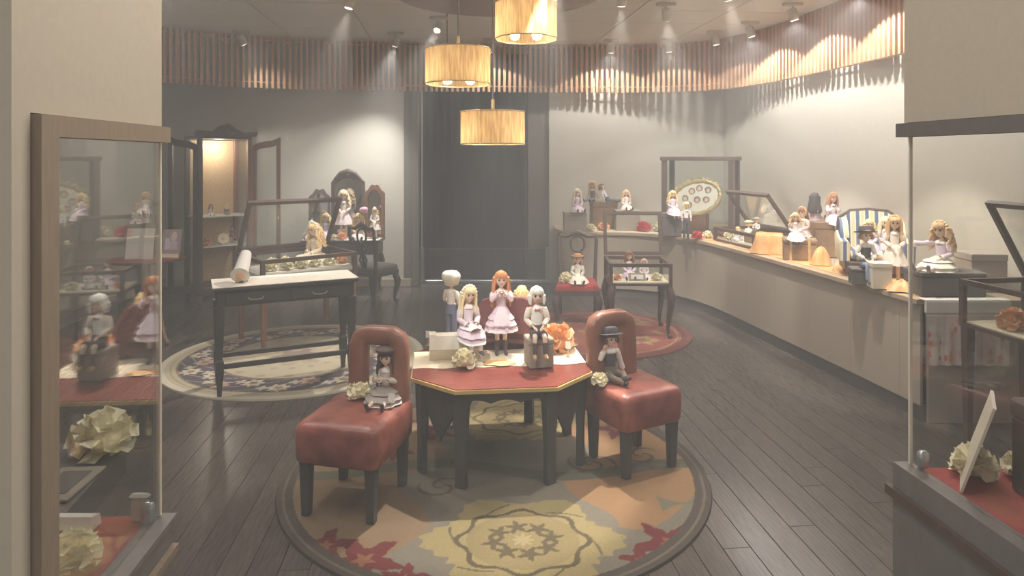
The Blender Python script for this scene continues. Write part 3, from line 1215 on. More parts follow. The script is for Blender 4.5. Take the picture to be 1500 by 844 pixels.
    if skirt:
        b = MB()
        n = 36
        if not sit:
            rs = []
            for u in range(9):
                uu = u / 8
                rr = .056 + .125 * uu ** .75
                z = hipz + .105 - .27 * uu
                rs.append(ering((0, 0, z), rr, rr * .92, n, .05 * uu, 9))
            b.rings(rs, True, True, False)
            b.build('skirt', cloth(skirt), t, True)
            b = MB()
            b.rings([ering((0, 0, hipz - .155), .187, .173, n, .07, 12), ering((0, 0, hipz - .185), .198, .182, n, .07, 12)], True, False, False)
            b.build('hem_frill', cloth((246, 240, 236)), t, True)
        else:
            def skirt_ring(uu, grow=1, n=n):
                ring = []
                for j in range(n):
                    a = 2 * math.pi * j / n
                    f = max(0, -math.sin(a))
                    ext = (.15 * spread + .14 * f ** 1.3) * grow
                    rr = .055 + (ext - .055) * uu
                    rr *= 1 + .05 * math.sin(9 * a) * uu
                    zh = .012 if legs != 'hang' else (.012 if f < .35 else .012 - .09 * (f - .35))
                    pw_ = 1.5 + 2.2 * f
                    top_ = hipz + .11
                    keep = .07 * f * math.sin(math.pi * min(1, uu))
                    z = top_ - (top_ - zh) * uu ** pw_ * 1.0 - (top_ - (hipz + .055)) * min(1, uu * 2.2) * (1 - uu ** pw_) * .9 * f
                    ring.append((rr * math.cos(a), rr * math.sin(a), max(z, zh)))
                return ring
            b.rings([skirt_ring(u / 8) for u in range(9)], True, True, False)
            b.build('skirt', cloth(skirt), t, True)
            b = MB()
            r0 = skirt_ring(1.0)
            r1 = [(x * 1.07, y * 1.07, max(z - .018, .004 if legs != 'hang' or abs(y) < .1 else z - .03)) for x, y, z in r0]
            b.rings([r0, r1], True, False, False)
            b.build('hem_frill', cloth((246, 240, 236)), t, True)
        if not small:
            b = MB()
            if sit:
                for u in (.45, .72):
                    r0, r1 = skirt_ring(u, 1.03, 48), skirt_ring(min(1, u + .2), 1.07, 48)
                    b.rings([[(x, y, z + .006) for x, y, z in r0], [(x * (1.02 + .03 * math.sin(j * 1.9)), y * (1.02 + .03 * math.sin(j * 1.9)), z + .012) for j, (x, y, z) in enumerate(r1)]], True, False, False)
            else:
                for u in (.35, .62):
                    q0, q1 = .06 + .125 * u ** .75, .075 + .125 * (u + .2) ** .75
                    b.rings([ering((0, 0, hipz + .105 - .27 * u), q0, q0 * .93, 48, .02, 16), ering((0, 0, hipz + .105 - .27 * (u + .2)), q1, q1 * .93, 48, .05, 16)], True, False, False)
            b.build('tier_frill', cloth(tuple(min(255, c + 10) for c in skirt)), t, True)
            for s in (-1, 1):
                q = J[s]
                d = (q[2] - q[1])
                b = MB(); b.tube([q[1] + d * .6, q[1] + d * .72, q[1] + d * .84], [.02, .034, .042], 12, cap=False); b.build('cuff', cloth((246, 240, 236)), t, True)
        if apron:
            b = MB()
            if not sit:
                pr = []
                for u in range(6):
                    uu = u / 5
                    rr = .062 + .122 * uu ** .75
                    pr.append([(x_ * rr * .6, -rr * .97 * (1 - .18 * x_ * x_), hipz + .1 - .2 * uu) for x_ in (-1, -.5, 0, .5, 1)])
                b.rings(pr, False, False, False)
            else:
                pr = []
                for u in range(6):
                    uu = u / 5
                    pr.append([(x_ * (.04 + .05 * uu), -.06 - .2 * uu, hipz + .10 - .02 * uu - .03 * x_ * x_) for x_ in (-1, -.5, 0, .5, 1)])
                b.rings(pr, False, False, False)
            b.build('apron', cloth(apron), t, True)
    if trouser:
        full = trouser[1] if isinstance(trouser[0], tuple) else 'long'
        tcol = trouser[0] if isinstance(trouser[0], tuple) else trouser
        b = MB()
        if not sit:
            loft(b, [ering((0, 0, z), rx, ry, 14) for z, rx, ry in ((hipz - .05, .074, .062), (hipz, .082, .068), (hipz + .09, .066, .056))])
        else:
            loft(b, [ering((0, -.0, z), rx, ry, 14) for z, rx, ry in ((hipz - .048, .082, .08), (hipz, .086, .078), (hipz + .09, .068, .058))])
        for s in (-1, 1):
            q = J[s]
            pts = [q[3] + (q[3] - q[4]) * .0, q[3] + (q[4] - q[3]) * .5, q[4]]
            rd = [.048, .045, .038]
            if full == 'long':
                pts += [(q[4] + q[5]) / 2, q[5] + (q[4] - q[5]) * .06]
                rd += [.036, .036]
            else:
                pts[-1] = q[4] + (q[3] - q[4]) * .12
                rd[-1] = .045
            b.tube(pts, rd, 10)
        b.build('trousers' if full == 'long' else 'shorts', cloth(tcol), t, True)
    if socks:
        for s in (-1, 1):
            q = J[s]
            b = MB()
            b.tube([q[4] + (q[5] - q[4]) * .35, q[4] + (q[5] - q[4]) * .6, q[5]], [.031, .03, .022], 9)
            b.build('sock', cloth(socks), t, True)
    for s in (-1, 1):
        q = J[s]
        b = MB()
        d = (q[6] - q[5])
        up = (q[4] - q[5]).normalized()
        b.tube([q[5] - d * .35 + up * .004, q[5] + d * .2, q[5] + d * .8, q[6] + d * .18], [.020, .0235, .023, .012], 9)
        b.build('shoe', M[shoes], t, True)
    if hat:
        kind, hcol = hat
        b = MB()
        if kind == 'brim':
            mt = hm @ Matrix.Translation((0, .012, .045)) @ Matrix.Rotation(R(-10), 4, 'X')
            b.lathe([(.155, .0), (.16, .006), (.098, .012), (.095, .06), (.08, .085), (.03, .092)], 24, mt)
        elif kind == 'beret':
            mt = hm @ Matrix.Translation((0, .01, .06))
            b.lathe([(.085, -.02), (.12, .01), (.125, .035), (.09, .062), (.02, .07)], 22, mt)
        elif kind == 'knit':
            mt = hm @ Matrix.Translation((0, .012, .03))
            b.rings([[(r_ * (1 + .05 * math.sin(6 * a)) * math.cos(a), r_ * (1 + .05 * math.sin(6 * a)) * math.sin(a), z) for a in [2 * math.pi * j / 30 for j in range(30)]] for r_, z in ((.094, -.06), (.118, -.03), (.135, .02), (.13, .07), (.095, .105), (.03, .118))], mtx=mt)
        elif kind == 'boater':
            mt = hm @ Matrix.Translation((0, .0, .062))
            b.lathe([(.13, .0), (.13, .008), (.084, .01), (.082, .045), (.02, .048)], 22, mt)
        b.build('hat', cloth(hcol), t, True)
    if bonnet:
        b = MB()
        mt = hm
        for k in range(11):
            a = R(-10 + 20 * k)
            b.ell((.088 * math.cos(a), .0 - .03, .1 * math.sin(a) + .01), (.02, .02, .02), 6, 4, mtx=mt)
        b.build('headdress', cloth(bonnet), t, True)
    return t


def finish_bodies():
    tmp = []
    for me, V, Rr, E, ex in JOBS:
        m = bpy.data.meshes.new('tmp')
        m.from_pydata([tuple(v) for v in V], E, [])
        o = bpy.data.objects.new('tmp', m)
        C.objects.link(o)
        md = o.modifiers.new('s', 'SKIN')
        md.use_smooth_shade = True
        sv = m.skin_vertices[0].data
        for i, r in enumerate(Rr):
            sv[i].radius = r
            sv[i].use_root = i == 0
        sb_ = o.modifiers.new('u', 'SUBSURF')
        sb_.levels = 1
        sb_.render_levels = 1
        tmp.append(o)
    bpy.context.view_layer.update()
    dg = bpy.context.evaluated_depsgraph_get()
    for o, (me, V, Rr, E, ex) in zip(tmp, JOBS):
        ev = bpy.data.meshes.new_from_object(o.evaluated_get(dg))
        vs = [tuple(v.co) for v in ev.vertices]
        fs = [tuple(p.vertices) for p in ev.polygons]
        n = len(vs)
        me.from_pydata(vs + ex.v, [], fs + [tuple(i + n for i in f) for f in ex.f])
        me.polygons.foreach_set('use_smooth', [True] * len(me.polygons))
        bpy.data.meshes.remove(ev)
    for o in tmp:
        m = o.data
        bpy.data.objects.remove(o)
        bpy.data.meshes.remove(m)


def boxy(name, label, loc, w_, d_, h_, m, rz=0, cat='box', lid=False):
    """lidded display box, origin at the base centre"""
    t = thing(name, label, cat, loc, rz)
    b = MB(); b.box(-w_ / 2, w_ / 2, -d_ / 2, d_ / 2, 0, h_ * .8, b=.004); b.build('body', m, t)
    b = MB(); b.box(-w_ / 2 - .003, w_ / 2 + .003, -d_ / 2 - .003, d_ / 2 + .003, h_ * .8 + .001, h_, b=.005); b.build('lid', m, t)
    return t


# placed on the octagonal table -------------------------------------
TT = TZ + .0045
LIL = (226, 206, 218)
IV = (238, 228, 216)
BLOND = (246, 226, 176)
# white hexagonal box lying on its side
hx = thing('hexagonal_box', 'ivory six-sided box lying on the left of the octagonal table', 'box', (X(668, 3.73), 3.73, TT), R(8))
b = MB()
hexa = [(.075 * math.cos(R(60 * k)), .075 * math.sin(R(60 * k)) + .065) for k in range(6)]
b.rings([[(x_, y, z) for y, z in hexa] for x_ in (-.11, .13)])
b.build('body', M['boxwhite'], hx)
b = MB()
hexb = [(.079 * math.cos(R(60 * k)), .079 * math.sin(R(60 * k)) + .0685) for k in range(6)]
b.rings([[(x_, y, z) for y, z in hexb] for x_ in (-.145, -.109)])
b.build('lid', M['boxwhite'], hx)
boxy('display_box', 'grey linen box carrying the white-haired seated boy doll', (X(789, 3.60), 3.60, TT), .13, .13, .15, M['boxgrey'], R(12))
doll('doll with white knit hat and blue jeans standing turned away on octagonal table', (X(661, 4.02), 4.02, TT), R(150), .41, 'stand', (236, 220, 190), 'short', IV, None, ((128, 132, 152), 'long'), None, ('knit', (240, 232, 216)), 'shoe', None, 'lap', group=None)
doll('blonde doll in lilac dress seated on the ivory six-sided box', (X(686, 3.72), 3.70, TT + .132), R(28), .46, 'sit', BLOND, 'long', (232, 216, 222), (222, 204, 214), hat=None, arms='lap', socks=(246, 240, 236), bonnet=(240, 232, 220), apron=(242, 232, 206), spread=.85)
doll('auburn-haired doll in pink dress standing at the centre of octagonal table', (X(734, 3.79), 3.79, TT), R(6), .465, 'stand', (214, 146, 100), 'long', (236, 214, 220), (228, 204, 216), arms='face', socks=(92, 84, 88), bow=(150, 110, 130), apron=(240, 226, 230))
doll('white-haired boy doll in cream jacket and black shorts seated on grey box', (X(786, 3.60), 3.59, TT + .151), R(8), .46, 'sit', (240, 236, 226), 'bob', (240, 230, 212), None, ((100, 92, 96), 'short'), (236, 230, 218), None, 'shoe_t', (110, 100, 98), 'lap', 'hang', bow=(214, 120, 110))
# little burgundy armchair behind with a doll seen from the back
ac = thing('doll_armchair', 'small burgundy armchair at the back of the octagonal table', 'armchair', (X(747, 3.97), 3.97, TT), R(170))
ac.scale = (1.2, 1.1, 1.12)
BUR = mat('burgundy_velvet', (122, 76, 76), .8, .08, 30)
b = MB(); b.box(-.13, .13, -.07, .07, .03, .1, b=.02); b.build('seat', BUR, ac, True)
b = MB(); b.rings([[(x_ * .15 * k, y, z) for x_, y in ((-1, .03), (1, .03), (1, .07), (-1, .07))] for z, k in ((.03, .95), (.2, 1), (.24, .85), (.26, .5))]); b.build('backrest', BUR, ac, True)
for s in (-1, 1):
    b = MB(); b.box(min(s * .13, s * .16), max(s * .13, s * .16), -.07, .06, .03, .15, b=.012); b.build('armrest', BUR, ac, True)
    for yy in (-.055, .055):
        b = MB(); b.tube([(s * .12, yy, 0), (s * .12, yy, .035)], [.007, .011], 6); b.build('foot', M['dark'], ac)
doll('blonde doll seen from behind seated in the small burgundy armchair', (X(764, 3.97), 3.99, TT + .112), R(170), .40, 'sit', (248, 220, 160), 'curly', (226, 190, 180), (150, 96, 96), arms='lap')
flower('cream flower lying in front of the ivory six-sided box', (X(680, 3.56), 3.56, TT), .068, M['petal_c'])
flower('large orange flower behind the grey box on octagonal table', (X(815, 3.9), 3.88, TT), .11, M['petal_o'], leaf=True)


def drape(label, loc, w_, d_, h_, m=None, rz=0, seed=1, flat=False):
    """loose satin with folds, heaped or lying flat"""
    rnd = random.Random(seed)
    ph = [rnd.uniform(0, 6) for _ in range(6)]
    n = 18
    b = MB()
    rings = []
    for u in range(7):
        uu = u / 6
        ring = []
        for j in range(n * 2):
            a = math.pi * j / n
            fold = 1 + .13 * math.sin(5 * a + ph[0]) * uu + .07 * math.sin(9 * a + ph[1]) * uu
            z = h_ * (1 - uu ** 2.2) * (1 + .12 * math.sin(3 * a + ph[2])) + .004
            ring.append((w_ / 2 * uu * fold * math.cos(a), d_ / 2 * uu * fold * math.sin(a), max(z, .002)))
        rings.append(ring)
    b.rings(rings[::-1], True, True, True)
    o = b.build('satin_cloth', m or M['orange'], None, True, loc, rz)
    return tag(o, label, 'cloth')


drape('small orange satin piece under the feet of the auburn-haired doll', (X(731, 3.64), 3.62, TT), .17, .1, .008, seed=3)


def place_card(label, loc, rz, h_=.05):
    t = thing('price_tag', label, 'tag', loc, rz)
    b = MB(); b.lathe([(.012, 0), (.012, .004), (.003, .006), (.002, h_)], 10); b.build('holder', M['brass'], t)
    b = MB(); b.box(-.013, .013, -.001, .001, h_ - .004, h_ + .036); b.build('card', M['tagpaper'], t)


place_card('white tag on a thin stand at the left end of the octagonal table', (X(627, 3.98), 3.98, TZ), 0, .05)
place_card('white tag on a thin stand at the right end of the octagonal table', (X(832, 3.75), 3.75, TT), 0, .045)
# dolls on the leather chairs
SZ = .436
doll('dark-haired doll in grey dress sitting on the left leather chair', (X(566, 3.29), 3.29, SZ), R(-8), .42, 'sit', (98, 80, 76), 'long', (226, 216, 200), (168, 156, 148), arms='chest', legs='out', hat=('beret', (112, 96, 90)), spread=1.15)
doll('doll in black hat and vest sitting on the right leather chair', (X(895, 3.58), 3.60, SZ), R(20), .44, 'sit', (110, 90, 84), 'short', (246, 240, 234), None, ((128, 116, 104), 'long'), (96, 90, 94), ('brim', (92, 88, 92)), 'shoe', None, 'wave', 'cross')
flower('cream flower on the left leather chair beside its doll', (X(525, 3.30), 3.30, SZ - .003), .06, M['petal_c'])
flower('cream flower on the right leather chair next to the table', (X(878, 3.5), 3.50, SZ - .004), .045, M['petal_c'])
tg = thing('paper_tag', 'white paper tag leaning on the doll of the left leather chair', 'tag', (X(573, 3.17), 3.17, SZ), R(-6))
b = MB(); b.box(-.016, .016, -.001, .001, .02, .062, mtx=Matrix.Translation((0, 0, .0)) @ Matrix.Rotation(R(-8), 4, 'X')); b.build('card', M['tagpaper'], tg)
b = MB(); b.tube([(0, 0, 0), (0, .001, .022)], .002, 5); b.lathe([(.012, 0), (.012, .003)], 10); b.build('holder', M['brass'], tg)


# ------------------------------------------------------------------ vitrines: case on a table or counter
def vitrine(t, w_, d_, z0, z1, rise, shift, wood, pw=.03, pad=0):
    """origin at front-left; x along the front, y to the back"""
    b = MB(); b.box(0, w_, 0, d_, z0, z0 + .02); b.build('bottom_board', wood, t)
    b = MB(); b.box(.02, w_ - .02, .02, d_ - .02, z0 + .0205, z0 + .026 + pad, b=.02 if pad else 0); b.build('lining', M['lace'] if pad else M['cream'], t)
    for x in (0, w_ - pw):
        for y in (0, d_ - pw):
            b = MB(); b.box(x, x + pw, y, y + pw, z0 + .0205, z1 - pw); b.build('corner_post', wood, t)
    for y in (0, d_ - pw):
        b = MB(); b.box(0, w_, y, y + pw, z1 - pw + .0005, z1); b.build('rail', wood, t)
    for x in (0, w_ - pw):
        b = MB(); b.box(x, x + pw, pw, d_ - pw, z1 - pw + .0005, z1); b.build('rail', wood, t)
    for y in (pw * .4, d_ - pw * .6):
        b = MB(); b.box(pw, w_ - pw, y, y + .005, z0 + .021, z1 - pw); b.build('pane', M['glass'], t)
    for x in (pw * .4, w_ - pw * .6):
        b = MB(); b.box(x, x + .005, pw, d_ - pw, z0 + .021, z1 - pw); b.build('pane', M['glass'], t)
    # lid raised about the rear edge
    ln = math.hypot(rise, shift)
    ang = math.atan2(rise, -shift)
    ld = bpy.data.objects.new('lid', None)
    mt = Matrix.Translation((0, d_ - pw * .3, z1 + pw * .35)) @ Matrix.Rotation(ang, 4, 'X')
    b = MB()
    b.box(0, w_, 0, pw, -pw / 2, pw / 2, mt)
    b.box(0, w_, ln - pw, ln, -pw / 2, pw / 2, mt)
    b.box(0, pw, pw, ln - pw, -pw / 2, pw / 2, mt)
    b.box(w_ - pw, w_, pw, ln - pw, -pw / 2, pw / 2, mt)
    lo = b.build('lid', wood, t)
    b = MB()
    b.box(pw, w_ - pw, pw, ln - pw, -.0025, .0025, mt)
    b.build('lid_pane', M['glass'], lo)


def cabriole(t, x, y, dx, dy, h_, wood):
    b = MB()
    d = Vector((dx, dy, 0)).normalized()
    path = [(0, h_), (.012, h_ * .9), (.028, h_ * .78), (.022, h_ * .6), (.004, h_ * .38), (-.008, h_ * .2), (0, h_ * .09), (.016, .03), (.02, .014)]
    b.tube([(x + d.x * o, y + d.y * o, z) for o, z in path], [.03, .036, .038, .03, .022, .016, .015, .024, .022], 9)
    b.build('leg', wood, t, True)


t = thing('display_table', 'cabriole-legged glass display table with raised lid on the red rug', 'display table', (X(893, 5.97), 5.98, 0), R(-2))
vitrine(t, .55, .48, .47, .665, .40, -.1, M['frame'])
for x, y, dx, dy in ((.03, .03, -1, -1), (.52, .03, 1, -1), (.03, .45, -1, 1), (.52, .45, 1, 1)):
    cabriole(t, x, y, dx, dy, .47, M['frame'])
GD = (X(893, 5.97), 5.98)
doll('brown-haired doll in lilac dress sitting inside the cabriole display table', (GD[0] + .22, GD[1] + .27, .497), R(-5), .42, 'sit', (142, 100, 84), 'long', (226, 210, 222), (220, 202, 216), arms='lap', legs='out', small=True)
doll('small doll with bonnet seated right of the lilac doll in display table', (GD[0] + .35, GD[1] + .24, .497), R(-10), .3, 'sit', (212, 160, 122), 'bob', (240, 230, 230), (236, 224, 226), arms='lap', legs='out', small=True, bonnet=(236, 226, 222))
b = thing('name_plaque', 'small framed plaque inside the cabriole display table', 'plaque', (GD[0] + .26, GD[1] + .09, .497), 0)
q = MB(); q.box(-.075, .075, -.004, .004, 0, .07, Matrix.Rotation(R(-20), 4, 'X')); q.build('board', M['boxgrey'], b)
q = MB(); q.box(-.055, .055, -.007, -.0045, .015, .055, Matrix.Rotation(R(-20), 4, 'X')); q.build('paper', M['tagpaper'], b)
flower('pale yellow flower inside the display table beside the plaque', (GD[0] + .44, GD[1] + .12, .497), .05, M['petal_c'])
flower('orange flower in the left corner of the cabriole display table', (GD[0] + .09, GD[1] + .14, .497), .04, M['petal_o'])

# second display table behind the black console
t = thing('display_table', 'brown glass display table with raised lid behind the black console', 'display table', (-2.02, 5.5, 0), R(40))
vitrine(t, .85, .60, .565, .762, .45, .28, M['frame'], .032, .06)
for x, y, dx, dy in ((.03, .03, -1, -1), (.82, .03, 1, -1), (.03, .57, -1, 1), (.82, .57, 1, 1)):
    b = MB()
    b.rings([[(x - s_, y - s_, z), (x + s_, y - s_, z), (x + s_, y + s_, z), (x - s_, y + s_, z)] for z, s_ in ((.014, .016), (.55, .026))])
    b.build('leg', M['frame2'], t)
b = MB(); b.box(0, .85, 0, .6, .53, .5645, b=.006); b.build('apron', M['frame2'], t)


def in2(u, v):
    c, s = math.cos(R(40)), math.sin(R(40))
    return (-2.02 + u * c - v * s, 5.5 + u * s + v * c)


p = in2(.60, .33)
doll('doll with peach hair in ivory gown sitting in the glass table behind console', (*p, .652), R(-35), .62, 'sit', (250, 216, 164), 'curly', (250, 232, 206), (250, 234, 210), arms='lap', legs='out', spread=1.5, bonnet=(250, 240, 226))
for i, (u, v, r_) in enumerate(((.12, .12, .055), (.25, .1, .06), (.38, .1, .06), (.50, .1, .055), (.63, .1, .055), (.2, .3, .06), (.34, .36, .055))):
    p = in2(u, v)
    f = flower(('leftmost', 'second from left', 'middle', 'fourth from left', 'rightmost', 'left rear', 'right rear')[i] + ' cream flower ' + ('at the front pane' if i < 5 else 'behind the front row') + ' inside the open glass table', (*p, .652), r_, M['petal_c'], 'flowers inside the glass table behind the console')
p = in2(.76, .12)
flower('yellow flower with green leaves at the right end of the glass table', (*p, .652), .05, M['petal_o'], leaf=True)

# black console table with stretchers
t = thing('console_table', 'long black console table with drawers and stretchers on the cream rug', 'table', (-1.95, 4.49, 0), R(25.5))
CW, CD, CZ = .92, .34, .735
b = MB(); b.box(-.02, CW + .02, -.02, CD + .02, CZ - .025, CZ, b=.006); b.build('tabletop', M['dark'], t)
b = MB(); b.box(.01, CW - .01, .01, CD - .01, CZ - .13, CZ - .026); b.build('apron', M['dark'], t)
for k in range(2):
    x0 = .06 + k * .42
    b = MB(); b.box(x0, x0 + .38, .002, .0095, CZ - .118, CZ - .04, b=.003); dr = b.build('drawer', M['dark'], t)
    b = MB(); b.tube([(x0 + .14, -.004, CZ - .075), (x0 + .15, -.014, CZ - .088), (x0 + .19, -.016, CZ - .092), (x0 + .23, -.014, CZ - .088), (x0 + .24, -.004, CZ - .075)], .005, 6); b.build('handle', M['boxgrey'], dr, True)
for x in (.025, CW - .025):
    for y in (.025, CD - .025):
        b = MB()
        b.rings([[(x - s_, y - s_, z), (x + s_, y - s_, z), (x + s_, y + s_, z), (x - s_, y + s_, z)] for z, s_ in ((.013, .014), (.08, .017), (.17, .026), (.24, .026), (.26, .018), (.42, .026), (CZ - .131, .03))])
        b.build('leg', M['dark'], t)
for y in (.025, CD - .025):
    b = MB(); b.box(.052, CW - .052, y - .012, y + .012, .19, .222, b=.003); b.build('stretcher', M['dark'], t)


def on_c(u, v):
    c, s = math.cos(R(25.5)), math.sin(R(25.5))
    return (-1.95 + u * c - v * s, 4.49 + u * s + v * c)


b = MB()
n = 40
edge = []
for i in range(n + 1):
    edge.append((-.018 + (CW + .036) * i / n, -.016 + .004 * math.cos(i * 1.9)))
b.prism(edge + [(CW + .018, CD + .016), (-.018, CD + .016)], CZ + .0005, CZ + .004)
b.build('lace_runner', M['lace'], None, False, (-1.95, 4.49, 0), R(25.5))
tag(bpy.data.objects['lace_runner'], 'white lace runner covering the black console table top', 'cloth')
p = on_c(.17, .15)
t = thing('paper_roll', 'white paper roll with lace edge standing tilted on the console table', 'roll', (*p, CZ + .005), R(-20))
mt = Matrix.Translation((0, 0, .085)) @ Vector((.42, -.72, -.5)).to_track_quat('Z', 'Y').to_matrix().to_4x4()
b = MB(); b.lathe([(.038, -.17), (.044, -.1), (.05, .05)], 20, mt); b.build('roll', M['white'], t, True)
b = MB(); b.lathe([(.05, .05), (.062, .056), (.064, .062), (.04, .066)], 20, mt); b.build('lace_edge', M['lace'], t, True)
b = MB(); b.lathe([(.03, .0665), (.028, .072), (.01, .076)], 14, mt); b.build('rosette', M['petal_o'], t, True)
b = MB(); b.box(-.03, .03, -.03, .03, 0, .012, b=.003); b.build('stand', M['dark'], t)


# ------------------------------------------------------------------ glass cabinet with open doors, in the left corner
def door_leaf(t, name, mtx, w_, h_, z0, wood):
    b = MB()
    prof = []
    for k in range(13):
        u = k / 12
        prof.append((w_ * u, h_ - .10 + .10 * math.sin(u * math.pi * .5) ** 2 + .02 * math.sin(u * math.pi * 2)))
    st = .045
    b.box(0, st, 0, .03, z0, prof[0][1] - .03, mtx)
    b.box(w_ - st, w_, 0, .03, z0, prof[-1][1] - .03, mtx)
    b.box(st, w_ - st, 0, .03, z0, z0 + .08, mtx)
    r0 = [(x, 0, z - .075) for x, z in prof] + [(x, 0, z) for x, z in reversed(prof)]
    r1 = [(x, .03, z - .075) for x, z in prof] + [(x, .03, z) for x, z in reversed(prof)]
    b.rings([r0, r1], True, True, True, mtx)
    d = b.build(name, wood, t)
    b = MB()
    b.box(st, w_ - st, .012, .016, z0 + .08, h_ - .13, mtx)
    b.build('door_pane', M['glass'], d)
    b = MB(); b.ell((w_ - st / 2, -.01, .9), (.009, .012, .02), 8, 6, mtx); b.build('knob', M['brass'], d, True)


ca = R(45)
t = thing('glass_cabinet', 'tall brown glass cabinet with arched bonnet and open doors in left corner', 'cabinet', (-3.4, 7.4, 0), ca)
W, D, HH = .60, .42, 1.80
for x in (0, W - .05):
    for y in (0, D - .05):
        b = MB(); b.box(x, x + .05, y, y + .05, .08, HH, b=.006); b.build('corner_post', M['frame'] if x == 0 else M['frame2'], t)  # right posts take a lighter brown: their lit look put into the colour
        b = MB(); b.lathe([(.018, 0), (.03, .03), (.034, .06), (.024, .079)], 10, Matrix.Translation((x + .025, y + .025, 0))); b.build('foot', M['frame'], t, True)
b = MB(); b.box(.0, W, .0, D, .081, .17, b=.006); b.build('plinth', M['frame'], t)
b = MB(); b.box(.05, W - .05, D - .02, D - .008, .171, HH - .01); b.build('back_panel', M['goldpaper'], t)
b = MB(); b.box(.0, W, .0, D, HH + .001, HH + .03, b=.006); b.build('roof_board', M['frame'], t)
for z in (.60, .93):
    b = MB(); b.box(.02, W - .02, .03, D - .03, z, z + .012); b.build('shelf', M['shelf'], t)
for x in (.02, W - .026):
    b = MB(); b.box(x, x + .005, .051, D - .051, .172, HH - .01); b.build('side_pane', M['glass'], t)
# bonnet
b = MB()
prof = []
for k in range(33):
    u = k / 32
    z = HH + .05 + .11 * math.exp(-((u - .5) / .2) ** 2) + .03 * math.cos(u * math.pi * 4) * (1 - math.exp(-((u - .5) / .25) ** 2))
    prof.append((-.03 + (W + .06) * u, z))
r0 = [(x, -.035, HH + .031) for x, z in prof] + [(x, -.035, z) for x, z in reversed(prof)]
r1 = [(x, .05, HH + .031) for x, z in prof] + [(x, .05, z) for x, z in reversed(prof)]
b.rings([r0, r1])
b.build('bonnet', M['frame'], t)
b = MB()
b.tube([(-.035, -.04, HH + .07), (W * .2, -.05, HH + .06), (W * .38, -.05, HH + .11), (W * .5, -.055, HH + .15), (W * .62, -.05, HH + .11), (W * .8, -.05, HH + .06), (W + .035, -.04, HH + .07)], [.022, .018, .02, .026, .02, .018, .022], 8)
b.build('carved_crest', M['frame'], t, True)
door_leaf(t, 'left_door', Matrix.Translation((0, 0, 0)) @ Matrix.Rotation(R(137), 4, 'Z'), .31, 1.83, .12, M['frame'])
door_leaf(t, 'right_door', Matrix.Translation((W, 0, 0)) @ Matrix.Rotation(R(-38), 4, 'Z'), .31, 1.83, .12, M['frame2'])  # lighter brown than the left leaf, lit look put into the colour
light('cabinet_lamp', 'POINT', (-3.4 + .3 * .707 - .2 * .707, 7.4 + .3 * .707 + .2 * .707, 1.72), 7, WARM, size=.05)


def in_cab(u, v):
    return (-3.4 + (u - v) * .7071, 7.4 + (u + v) * .7071)


p = in_cab(.2, .17)
doll('doll in white lace on the upper shelf of the corner cabinet', (*p, .9435), R(35), .22, 'sit', (150, 110, 90), 'long', (238, 228, 224), (232, 220, 222), arms='lap', legs='out', small=True)
p = in_cab(.38, .18)
doll('doll in dark dress beside the lace doll on the upper cabinet shelf', (*p, .9435), R(35), .2, 'sit', BLOND, 'bob', (130, 110, 118), (120, 104, 112), arms='lap', legs='out', small=True)
p = in_cab(.15, .16)
flower('orange flower on the lower shelf of the corner cabinet', (*p, .6135), .06, M['petal_o'])
p = in_cab(.33, .15)
t = thing('round_plate', 'cream scalloped plate standing on the lower cabinet shelf', 'plate', (*p, .6135), R(35))
mt = Matrix.Translation((0, 0, .062)) @ Matrix.Rotation(R(80), 4, 'X')
b = MB(); b.lathe([(.04, 0), (.062, .008), (.06, .012), (.03, .006)], 22, mt); b.build('dish', M['cream'], t, True)
b = MB(); b.lathe([(.02, .0065), (.018, .011), (.004, .013)], 12, mt); b.build('rosette', M['petal_o'], t, True)
b = MB(); b.box(-.03, .03, -.0, .05, 0, .006); b.build('stand', M['frame'], t)
p = in_cab(.45, .2)
doll('tiny standing doll on the lower shelf of the corner cabinet', (*p, .6135), R(30), .2, 'stand', (110, 90, 86), 'bob', (150, 110, 110), (170, 140, 140), arms='lap', small=True)
# tripod table with red top at far left, seen through the glass
TX, TY = X(215, 5.95), 5.95
t = thing('tripod_table', 'small round red-topped tripod table behind the left glass pane', 'table', (TX, TY, 0), 0)
b = MB(); b.lathe([(.26, .70), (.30, .705), (.30, .72), (.27, .725)], 36); b.build('tabletop', M['redcloth'], t, True)
b = MB(); b.lathe([(.302, .700), (.31, .708), (.306, .718)], 36, cap=False); b.build('rim', M['frame'], t, True)
b = MB(); b.lathe([(.05, .3), (.032, .36), (.05, .45), (.028, .52), (.03, .66), (.07, .699)], 14); b.build('column', M['frame'], t, True)
for k in range(3):
    a = R(-30 + 120 * k)
    b = MB()
    b.tube([(r_ * math.cos(a), r_ * math.sin(a), z) for r_, z in ((.03, .36), (.12, .33), (.2, .2), (.25, .07), (.29, .02), (.32, .018))], [.022, .024, .02, .016, .02, .014], 8)
    b.build('leg', M['frame2'], t, True)
TZ2 = .726


def sheet(name, label, loc, rz, w_, h_, m, back=R(12), cat='card'):
    t = thing(name, label, cat, loc, rz)
    mt = Matrix.Rotation(-back, 4, 'X')
    b = MB(); b.box(-w_ / 2, w_ / 2, -.003, .003, 0, h_, mt); b.build('panel', m, t)
    b = MB(); b.bar((0, h_ * .55 * math.sin(back) + .004, h_ * .55), (0, h_ * .5, .004), .012, .004); b.build('strut', M['boxdark'], t)
    return t


sheet('notice_card', 'white card stand on the red tripod table behind glass', (X(203, 5.82), 5.82, TZ2), R(6), .225, .265, M['white'])
t = sheet('photo_card', 'small picture card stand at right edge of the red tripod table', (X(247, 5.86), 5.88, TZ2), R(-6), .17, .25, M['boxgrey'])


